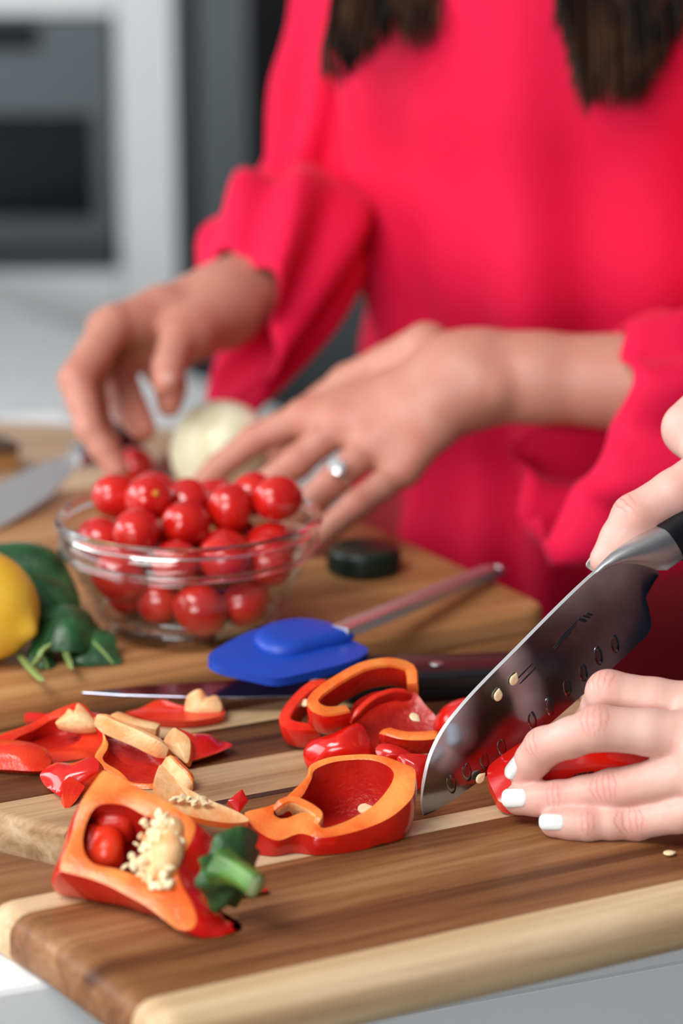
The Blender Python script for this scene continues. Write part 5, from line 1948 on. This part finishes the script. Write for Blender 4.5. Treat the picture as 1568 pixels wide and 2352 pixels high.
p2 = (0.66, 0.93)
S, E, b_, fd, lf, head2 = body_segments(p2, (-1.0, 0.06))
Lw, Rw = D(2190, 1658, 1.034), D(1935, 792, 1.135)
Lsh, Rsh = b_ + lf * 0.17 + np.array([0, 0, 1.37]), b_ - lf * 0.17 + np.array([0, 0, 1.37])
Lel, Rel = b_ + lf * 0.26 + fd * 0.10 + np.array([0, 0, 1.08]), b_ - lf * 0.27 + fd * 0.08 + np.array([0, 0, 1.13])
for s_, e_, w_ in ((Lsh, Lel, Lw), (Rsh, Rel, Rw)):
    S += [(s_, e_, 0.05, 0.04), (e_, w_, 0.040, 0.0235)]
sc = tube_body(S, np.array([p2[0] - 0.62, p2[1] - 0.42, -0.02]), np.array([p2[0] + 0.32, p2[1] + 0.45, 1.76]), 0.006, E, 0.03)
bv, bq = sc.mesh(2)
V_, Q_, pa_, ca_ = merge([lv, rv, (bv, bq, np.zeros(len(bv)), np.zeros(len(bv)))])
per2 = empty('person', (p2[0], p2[1], 0), 'person reaching in from the right with white nails, cutting a pepper', 'person')
put('body', mesh_from('body', V_, Q_, M['skin_a'], attrs={'pink': pa_, 'crease': ca_}), per2)


def place_nail(J, n_, length, width, R, s_off, m, parent, lift=0.0, axo=None, label=None, cpx=None):
    a, b = J[2][0], J[3][0]
    ax = unit(b - a) if axo is None else unit(axo)
    n = unit(np.asarray(n_) - ax * (np.asarray(n_) @ ax))
    c = b + ax * s_off + n * (J[3][1] + lift)
    o = put('nail', nail_mesh(c, ax, n, length, width, R, m=m), parent)
    return o


place_nail(pk_, cdir(0.0, 0.22, -1), 0.0112, 0.0080, 0.0062, 0.0002, M['nail'], per2, 0.0002)
place_nail(rg_, cdir(-0.05, 0.22, -1), 0.0112, 0.0094, 0.0068, 0.0002, M['nail'], per2, 0.0002)
place_nail(md_, cdir(-0.86, 0.30, -0.45), 0.0118, 0.0090, 0.0068, -0.0016, M['nail'], per2, 0.0002)
place_nail(th_, cdir(-0.45, 0.15, 0.9), 0.010, 0.008, 0.0075, 0.0030, M['nail'], per2, 0.0)

# sleeves and clothes, out of the frame
def garment(name, segs, lo, hi, vox, m, parent, k=0.03, ells=(), disp=None, cuts=()):
    sc = tube_body(segs, lo, hi, vox, ells, k)
    for c in cuts: sc.cut_cone(*c)
    v, q = sc.mesh(2)
    if disp is not None:
        v = disp(v)
    me = mesh_from(name, v, q, m)
    return put(name, me, parent)


up3 = np.array([0, 0, 1.0])
gs = [(b_ + up3 * 0.86, b_ + up3 * 1.10, 0.135, 0.125), (b_ + up3 * 1.10, b_ + up3 * 1.30 + fd * 0.02, 0.125, 0.135)]
for s in (-1, 1):
    gs.append((b_ + up3 * 1.30 + lf * s * 0.05 + fd * 0.02, b_ + up3 * 1.385 + lf * s * 0.155, 0.10, 0.066))
gs += [(Lsh, Lel, 0.062, 0.052), (Lel, Lel + (Lw - Lel) * 0.97, 0.052, 0.036), (Rsh, Rel, 0.062, 0.052), (Rel, Rel + (Rw - Rel) * 0.97, 0.052, 0.038)]
garment('sweater', gs, np.array([p2[0] - 0.5, p2[1] - 0.5, 0.70]), np.array([p2[0] + 0.4, p2[1] + 0.5, 1.5]), 0.008, M['cloth_dark'], per2)
gs = []
for s in (-1, 1):
    gs += [(b_ + lf * s * 0.09 + up3 * 0.84, b_ + lf * s * 0.085 + up3 * 0.47, 0.096, 0.07), (b_ + lf * s * 0.085 + up3 * 0.47, b_ + lf * s * 0.08 - fd * 0.01 + up3 * 0.10, 0.07, 0.055)]
garment('trousers', gs, np.array([p2[0] - 0.3, p2[1] - 0.3, 0.0]), np.array([p2[0] + 0.3, p2[1] + 0.3, 1.0]), 0.009, M['cloth_dark'], per2)
garment('hair', [(head2 + up3 * 0.03 - fd * 0.03, head2 - up3 * 0.06 - fd * 0.06, 0.095, 0.07)], head2 - 0.25, head2 + 0.25, 0.008, M['hair'], per2)

# ================================================================== the woman in red
p1 = np.array([0.168, 1.668])
f1 = unit([-0.52, -0.85, 0])
S, E, b1, f1, l1, head1 = body_segments(p1, f1, sho=0.165)
# her hands: left (ringed), right (grasping)
hbL = HandBuilder([(450, 1120, 1.46, 12), (1450, 880, 1.41, 34), (740, 1230, 1.40, 12), (1000, 740, 1.46, 20)], 0.0012)
L_w = (1120, 868, 1.425, 25)
for t in ((700, 958, 1.452, 11.5), (788, 968, 1.435, 11.5), (868, 1012, 1.422, 11), (930, 1072, 1.415, 10)):
    hbL.chain([t, ((t[0] + 1060) / 2, (t[1] + 880) / 2, t[2] - 0.002, t[3] + 4.5), (1060, 880, 1.425, 21)], 0.005, 0.014)
hbL.chain([(716, 972, 1.45, 9), (790, 990, 1.436, 9), (865, 1030, 1.424, 9), (920, 1080, 1.417, 8)], 0.004, 0.012)
hbL.chain([(1040, 862, 1.428, 22), (1120, 862, 1.425, 24), (1230, 868, 1.42, 25), (1480, 880, 1.412, 30)], 0.012, 0.016)
hbL.chain([(1112, 885, 1.405, 9), (1135, 890, 1.404, 9)], 0.004, 0.012)
fL = []
fL.append(hbL.finger([(700, 958, 1.452, 11), (585, 1010, 1.456, 9.4), (505, 1072, 1.462, 8.4), (455, 1128, 1.468, 7.4)]))
fL.append(hbL.finger([(790, 968, 1.436, 11), (682, 1062, 1.432, 9.8), (600, 1118, 1.438, 8.6), (545, 1165, 1.446, 7.6)]))
fL.append(hbL.finger([(868, 1015, 1.423, 10.6), (760, 1108, 1.412, 9.2), (690, 1168, 1.416, 8.2), (640, 1212, 1.426, 7.2)]))
fL.append(hbL.finger([(930, 1075, 1.416, 9.6), (820, 1158, 1.405, 8.6), (752, 1214, 1.408, 7.6), (712, 1246, 1.414, 6.8)]))
hbL.finger([(980, 800, 1.455, 16), (800, 880, 1.49, 12), (690, 960, 1.505, 10.5), (640, 1040, 1.515, 8.5)], 0.010)
for J in fL:
    hbL.pink.append((J[0][0] + cdir(0, 0.3, -1) * J[0][1], 0.012, 0.5))
    hbL.pink.append((J[1][0] + cdir(0, 0.3, -1) * J[1][1], 0.010, 0.5))
    hbL.pink.append((J[3][0], 0.012, 0.4))
lv1 = hbL.finish('l', None)

hbR = HandBuilder([(110, 860, 1.50, 14), (700, 560, 1.66, 34), (300, 1110, 1.46, 12), (480, 960, 1.50, 12)], 0.0013)
wR = (530, 690, 1.565, 24)
for t in ((262, 740, 1.508, 11.5), (240, 752, 1.528, 11.5), (268, 775, 1.548, 11), (310, 800, 1.565, 10)):
    hbR.chain([t, ((t[0] + 490) / 2, (t[1] + 715) / 2 - 6, (t[2] + 1.555) / 2, t[3] + 4), (500, 708, 1.557, 20)], 0.005, 0.014)
hbR.chain([(500, 705, 1.558, 21), (560, 670, 1.575, 23), (625, 622, 1.602, 25)], 0.012, 0.016)
hbR.chain([(480, 735, 1.535, 16), (440, 765, 1.515, 14)], 0.006, 0.012)
fR = []
fR.append(hbR.finger([(258, 745, 1.506, 12.5), (176, 872, 1.478, 11.2), (205, 985, 1.464, 8.6), (268, 1078, 1.462, 7.4)]))
fR.append(hbR.finger([(240, 760, 1.53, 12), (200, 885, 1.512, 11.5), (226, 980, 1.498, 9.5), (256, 1045, 1.490, 7.8)]))
fR.append(hbR.finger([(272, 785, 1.55, 13), (268, 872, 1.545, 13.5), (300, 940, 1.532, 11), (328, 985, 1.520, 8.5)]))
fR.append(hbR.finger([(330, 795, 1.565, 12), (372, 850, 1.562, 12), (392, 890, 1.555, 10), (388, 930, 1.545, 8)]))
hbR.chain([(300, 800, 1.555, 13), (400, 800, 1.56, 13), (450, 790, 1.56, 12)], 0.006, 0.008)
thR = hbR.finger([(470, 735, 1.535, 15), (408, 775, 1.505, 11.8), (388, 838, 1.488, 10.0), (382, 880, 1.480, 8.4)], 0.008)
for J in fR + [thR]:
    hbR.pink.append((J[1][0], 0.013, 0.45))
    hbR.pink.append((J[3][0], 0.012, 0.5))
rv1 = hbR.finish('r', None)

Lw, Rw = D(1440, 880, 1.413), D(655, 600, 1.618)
Lsh, Rsh = b1 + l1 * 0.16 + up3 * 1.37, b1 - l1 * 0.155 + up3 * 1.37
Lel = D(1860, 890, 1.46)
Rel = D(735, 410, 1.775)
for s_, e_, w_ in ((Lsh, Lel, Lw), (Rsh, Rel, Rw)):
    S += [(s_, e_, 0.034, 0.020), (e_, w_, 0.020, 0.026)]
sc = tube_body(S, np.array([p1[0] - 0.45, p1[1] - 0.45, -0.02]), np.array([p1[0] + 0.45, p1[1] + 0.4, 1.76]), 0.006, E, 0.03)
bv, bq = sc.mesh(2)
V_, Q_, pa_, ca_ = merge([lv1, rv1, (bv, bq, np.zeros(len(bv)), np.zeros(len(bv)))])
per1 = empty('person', (p1[0], p1[1], 0), 'person in a hot pink-red blouse with long dark hair, hands over the onion', 'person')
put('body', mesh_from('body', V_, Q_, M['skin_b'], attrs={'pink': pa_, 'crease': ca_}), per1)
place_nail(thR, cdir(0.25, -0.1, -1), 0.011, 0.010, 0.0085, -0.001, M['nail_b'], per1, -0.0004)

# ring
rc = fL[2][0][0] + (fL[2][1][0] - fL[2][0][0]) * 0.86
rax = unit(fL[2][1][0] - fL[2][0][0])
rn = unit(cdir(-0.1, 0.35, -0.95) - rax * (cdir(-0.1, 0.35, -0.95) @ rax))
rl = np.cross(rn, rax)
V, F = [], []
for i in range(40):
    a = i / 40 * 2 * math.pi
    d_ = rn * math.cos(a) + rl * math.sin(a)
    for j in range(8):
        b = j / 8 * 2 * math.pi
        V.append(rc + d_ * (0.0098 + 0.0011 * math.cos(b)) + rax * 0.0013 * math.sin(b))
for i in range(40):
    for j in range(8):
        F.append((i * 8 + j, ((i + 1) % 40) * 8 + j, ((i + 1) % 40) * 8 + (j + 1) % 8, i * 8 + (j + 1) % 8))
ringo = put('ring', mesh_from('ring', V, np.array(F), M['silver']), per1)
g0_ = rc + rn * 0.0108 + unit(rl) * 0.0
V = []
for h, r_ in ((-0.0016, 0.0010), (0.0022, 0.0052), (0.0032, 0.0048), (0.0042, 0.0028)):
    for k in range(10):
        a = k / 10 * 2 * math.pi
        V.append(g0_ + rn * h + (rl * math.cos(a) + rax * math.sin(a)) * r_)
F = [(i * 10 + k, i * 10 + (k + 1) % 10, (i + 1) * 10 + (k + 1) % 10, (i + 1) * 10 + k) for i in range(3) for k in range(10)]
F += [tuple(range(10))[::-1], tuple(30 + k for k in range(10))]
me = mesh_from('stone', V, F, M['gem'], smooth=False)
fix_normals(me)
put('stone', me, ringo)

# ---- blouse
def torso_disp(v):
    rel = v - np.array([p1[0], p1[1], 0])
    s = rel @ l1
    f = rel @ f1
    z = v[:, 2]
    ang = np.arctan2(s, np.maximum(f, 1e-3) if False else f)
    low = np.clip((1.38 - z) / 0.45, 0, 1)
    amp = 0.011 * low
    d = amp * (np.sin(ang * 7.0 + 0.6 + 1.2 * np.sin(z * 6)) + 0.6 * np.sin(ang * 12 + z * 5))
    dirv = np.stack([rel[:, 0], rel[:, 1], np.zeros(len(v))], -1)
    dirv /= np.maximum(np.linalg.norm(dirv, axis=1), 1e-6)[:, None]
    m = ((np.abs(s) < 0.2) & (z < 1.42)).astype(float)
    return v + dirv * (d * m)[:, None]

ax3 = (l1, f1, up3)
gs = []
gE = []
for z, w_, dpt, kf in ((0.68, 0.225, 0.155, -0.03), (0.78, 0.205, 0.140, -0.03), (0.88, 0.185, 0.125, -0.025), (1.00, 0.168, 0.118, -0.008), (1.10, 0.163, 0.125, 0.016), (1.20, 0.165, 0.128, 0.022), (1.28, 0.170, 0.128, 0.024), (1.35, 0.165, 0.10, 0.012)):
    gE.append((b1 + up3 * z + f1 * kf, ax3, (w_, dpt, 0.11), 0.03))
for s in (-1, 1):
    gs.append((b1 + up3 * 1.36 + l1 * s * 0.06, b1 + up3 * 1.385 + l1 * s * 0.15, 0.075, 0.060))
gs.append((b1 + up3 * 1.38, b1 + up3 * 1.43, 0.075, 0.062))
bl_o = garment('blouse', gs, np.array([p1[0] - 0.34, p1[1] - 0.34, 0.56]), np.array([p1[0] + 0.34, p1[1] + 0.34, 1.5]), 0.006, M['blouse'], per1, 0.04, gE, torso_disp)


def sleeve(name, loops, m, parent, n=72, fold=0.006, nf=9, seed=0, thick=0.002):
    """loft through closed loops of points (shoulder first, cuff edge last)"""
    L = [resample(np.asarray(l, float), n) for l in loops]
    # line the loops up
    for i in range(1, len(L)):
        best = min(range(n), key=lambda k: np.linalg.norm(np.roll(L[i], -k, 0) - L[i - 1], axis=1).sum())
        rev = L[i][::-1]
        best2 = min(range(n), key=lambda k: np.linalg.norm(np.roll(rev, -k, 0) - L[i - 1], axis=1).sum())
        A, B = np.roll(L[i], -best, 0), np.roll(rev, -best2, 0)
        L[i] = A if np.linalg.norm(A - L[i - 1]) <= np.linalg.norm(B - L[i - 1]) else B
    L = np.array(L)
    rows = 46
    out = np.stack([resample(L[:, j], rows, closed=False) for j in range(n)], 1)
    c = out.mean(1, keepdims=True)
    d = out - c
    d /= np.maximum(np.linalg.norm(d, axis=2, keepdims=True), 1e-6)
    a = np.linspace(0, 2 * math.pi, n, endpoint=False)[None, :]
    t = np.linspace(0, 1, rows)[:, None]
    f = np.clip(t / 0.15, 0, 1) * fold * (np.sin(a * nf + 5 * t + seed) * (0.25 + 0.75 * t) + 0.9 * np.sin(a * 3 + t * 22 + seed * 2) * np.exp(-((t - 0.6) / 0.22) ** 2))
    out = out + d * f[..., None]
    V = np.concatenate([out.reshape(-1, 3), (out - d * thick).reshape(-1, 3)])
    F = []
    o = rows * n
    for i in range(rows - 1):
        for j in range(n):
            j2 = (j + 1) % n
            F.append((i * n + j, i * n + j2, (i + 1) * n + j2, (i + 1) * n + j))
            F.append((o + i * n + j2, o + i * n + j, o + (i + 1) * n + j, o + (i + 1) * n + j2))
    for j in range(n):
        j2 = (j + 1) % n
        F.append(((rows - 1) * n + j, (rows - 1) * n + j2, o + (rows - 1) * n + j2, o + (rows - 1) * n + j))
        F.append((j2, j, o + j, o + j2))
    me = mesh_from(name, V, np.array(F), m)
    fix_normals(me)
    return put(name, me, parent)


def circ(c, ax, r, n=12, sq=1.0):
    ax = unit(ax)
    e = unit(np.cross(ax, [0.3, 0.2, 1.0]))
    g = np.cross(ax, e)
    return [np.asarray(c) + (e * math.cos(a) + g * math.sin(a) * sq) * r for a in np.linspace(0, 2 * math.pi, n, endpoint=False)]


# right sleeve (left in the photo)
cuffR = [(456, 622, 1.60), (500, 592, 1.575), (560, 586, 1.555), (612, 612, 1.54), (636, 680, 1.535), (634, 760, 1.54), (622, 860, 1.555), (598, 930, 1.57), (545, 948, 1.59), (490, 952, 1.61), (478, 880, 1.635), (500, 780, 1.65), (490, 700, 1.64)]
sleeve('sleeve', [circ(Rsh + np.array([0.0, 0, 0.02]), Rel - Rsh, 0.060), circ(D(812, 0, 1.72), Rel - Rsh, 0.045), circ(D(762, 200, 1.735), Rel - Rsh, 0.040), circ(D(735, 340, 1.74), Rel - Rsh, 0.038), circ(D(708, 475, 1.715), unit(Rel - Rsh) + unit(Rw - Rel), 0.044),
                 circ(D(655, 575, 1.615), Rw - Rel, 0.054), [D(*t) for t in cuffR]], M['blouse'], per1, fold=0.007, nf=7, seed=1)
# left sleeve (right in the photo)
cuffL = [(1405, 772, 1.44), (1424, 762, 1.405), (1440, 800, 1.375), (1444, 880, 1.36), (1412, 985, 1.36), (1352, 1080, 1.365), (1290, 1180, 1.375), (1246, 1232, 1.39), (1215, 1190, 1.42), (1188, 1100, 1.44), (1186, 1020, 1.46), (1260, 960, 1.475), (1350, 860, 1.47)]
midL = [(1500, 725, 1.45), (1560, 735, 1.40), (1580, 830, 1.365), (1560, 980, 1.355), (1480, 1150, 1.36), (1390, 1250, 1.375), (1330, 1280, 1.40), (1310, 1200, 1.44), (1340, 1080, 1.47), (1420, 930, 1.485), (1460, 800, 1.48)]
sleeve('sleeve', [circ(Lsh + np.array([0, 0, 0.02]), Lel - Lsh, 0.07), circ(Lsh + (Lel - Lsh) * 0.5, Lel - Lsh, 0.068), circ(Lel, unit(Lel - Lsh) + unit(Lw - Lel), 0.075),
                 [D(*t) for t in midL], [D(*t) for t in cuffL]], M['blouse'], per1, fold=0.007, nf=8, seed=4)
# trousers under the blouse
gs = []
for s in (-1, 1):
    gs += [(b1 + l1 * s * 0.09 + up3 * 0.84, b1 + l1 * s * 0.085 + up3 * 0.47, 0.09, 0.072), (b1 + l1 * s * 0.085 + up3 * 0.47, b1 + l1 * s * 0.08 + up3 * 0.10, 0.072, 0.055)]
garment('trousers', gs, np.array([p1[0] - 0.3, p1[1] - 0.3, 0.0]), np.array([p1[0] + 0.3, p1[1] + 0.3, 1.0]), 0.009, M['red_trousers'], per1)

# ---- hair: cap on the head and long locks over the chest
HV, HF = [], []
r = random.Random(12)


def strand(pts, rad):
    p = resample(np.array(pts), 14, closed=False)
    n = len(p)
    b0 = len(HV)
    for i in range(n):
        t = unit(p[min(i + 1, n - 1)] - p[max(i - 1, 0)])
        e = unit(np.cross(t, [0.3, 1, 0.1]))
        g = np.cross(t, e)
        k = rad * (1 - 0.85 * (i / (n - 1)) ** 3)
        for a in range(5):
            HV.append(p[i] + (e * math.cos(a * 1.2566) + g * math.sin(a * 1.2566)) * k)
    for i in range(n - 1):
        for a in range(5):
            HF.append((b0 + i * 5 + a, b0 + i * 5 + (a + 1) % 5, b0 + (i + 1) * 5 + (a + 1) % 5, b0 + (i + 1) * 5 + a))


def lock(bundle, roots, depth0, depth1, count, spread):
    for k in range(count):
        t = r.random()
        i = min(int(t * (len(bundle) - 1)), len(bundle) - 2)
        f = t * (len(bundle) - 1) - i
        tip = np.array(bundle[i]) * (1 - f) + np.array(bundle[i + 1]) * f
        rt_ = np.array(roots[0]) * (1 - t) + np.array(roots[1]) * t
        jx, jy, jd = r.gauss(0, spread), r.gauss(0, spread * 1.5), r.uniform(-0.014, 0.014)
        d0, d1 = depth0 + jd, depth1 + jd
        m1 = rt_ * 0.62 + tip * 0.38 + np.array([r.gauss(0, 8), 0])
        pts = [D(rt_[0], rt_[1], d0 + 0.03), D(m1[0], m1[1], (d0 + d1) / 2), D(tip[0] + jx * 0.6, tip[1] * 0.9 + rt_[1] * 0.1 + jy * 0.3, d1), D(tip[0] + jx, tip[1] + jy - abs(r.gauss(0, 26)), d1 + 0.002)]
        strand(pts, r.uniform(0.0011, 0.0020))


lock([(735, 190), (790, 195), (815, 165), (850, 140), (900, 100), (950, 75), (985, 50)], [(850, -520), (1120, -560)], 1.60, 1.535, 420, 9)
lock([(930, 130), (985, 112), (1030, 75), (1066, 25)], [(1020, -520), (1150, -560)], 1.60, 1.53, 110, 6)
lock([(1282, 60), (1300, 115), (1335, 262), (1375, 245), (1440, 255), (1470, 235), (1500, 190), (1545, 120), (1580, 60), (1620, 0)], [(1270, -560), (1560, -520)], 1.54, 1.475, 620, 8)
hair = put('hair', mesh_from('hair', HV, np.array(HF), M['hair']), per1)
cap_c = head1 + up3 * 0.03 - f1 * 0.03
sc = tube_body([(cap_c, head1 - up3 * 0.08 - f1 * 0.07, 0.098, 0.085), (head1 - up3 * 0.08 - f1 * 0.07, head1 - up3 * 0.28 - f1 * 0.10, 0.085, 0.07)], head1 - 0.42, head1 + 0.3, 0.008)
sc.cut_cone(head1 + f1 * 0.10 + up3 * 0.02, head1 + f1 * 0.16 - up3 * 0.2, 0.075, 0.08, 0.02)
v, q = sc.mesh(2)
put('hair', mesh_from('hair', v, q, M['hair']), per1)
for pr, hd_, f_, l_ in ((per1, head1, f1, l1), (per2, head2, fd, lf)):
    for s in (-1, 1):
        bm = bmesh.new()
        bmesh.ops.create_uvsphere(bm, u_segments=16, v_segments=12, radius=0.0115)
        bmesh.ops.translate(bm, vec=(hd_ + l_ * s * 0.031 + f_ * 0.076 + up3 * 0.012).tolist(), verts=bm.verts)
        me = bpy.data.meshes.new('eye')
        bm.to_mesh(me), bm.free()
        me.materials.append(M['nail'])
        put('eye', me, pr)
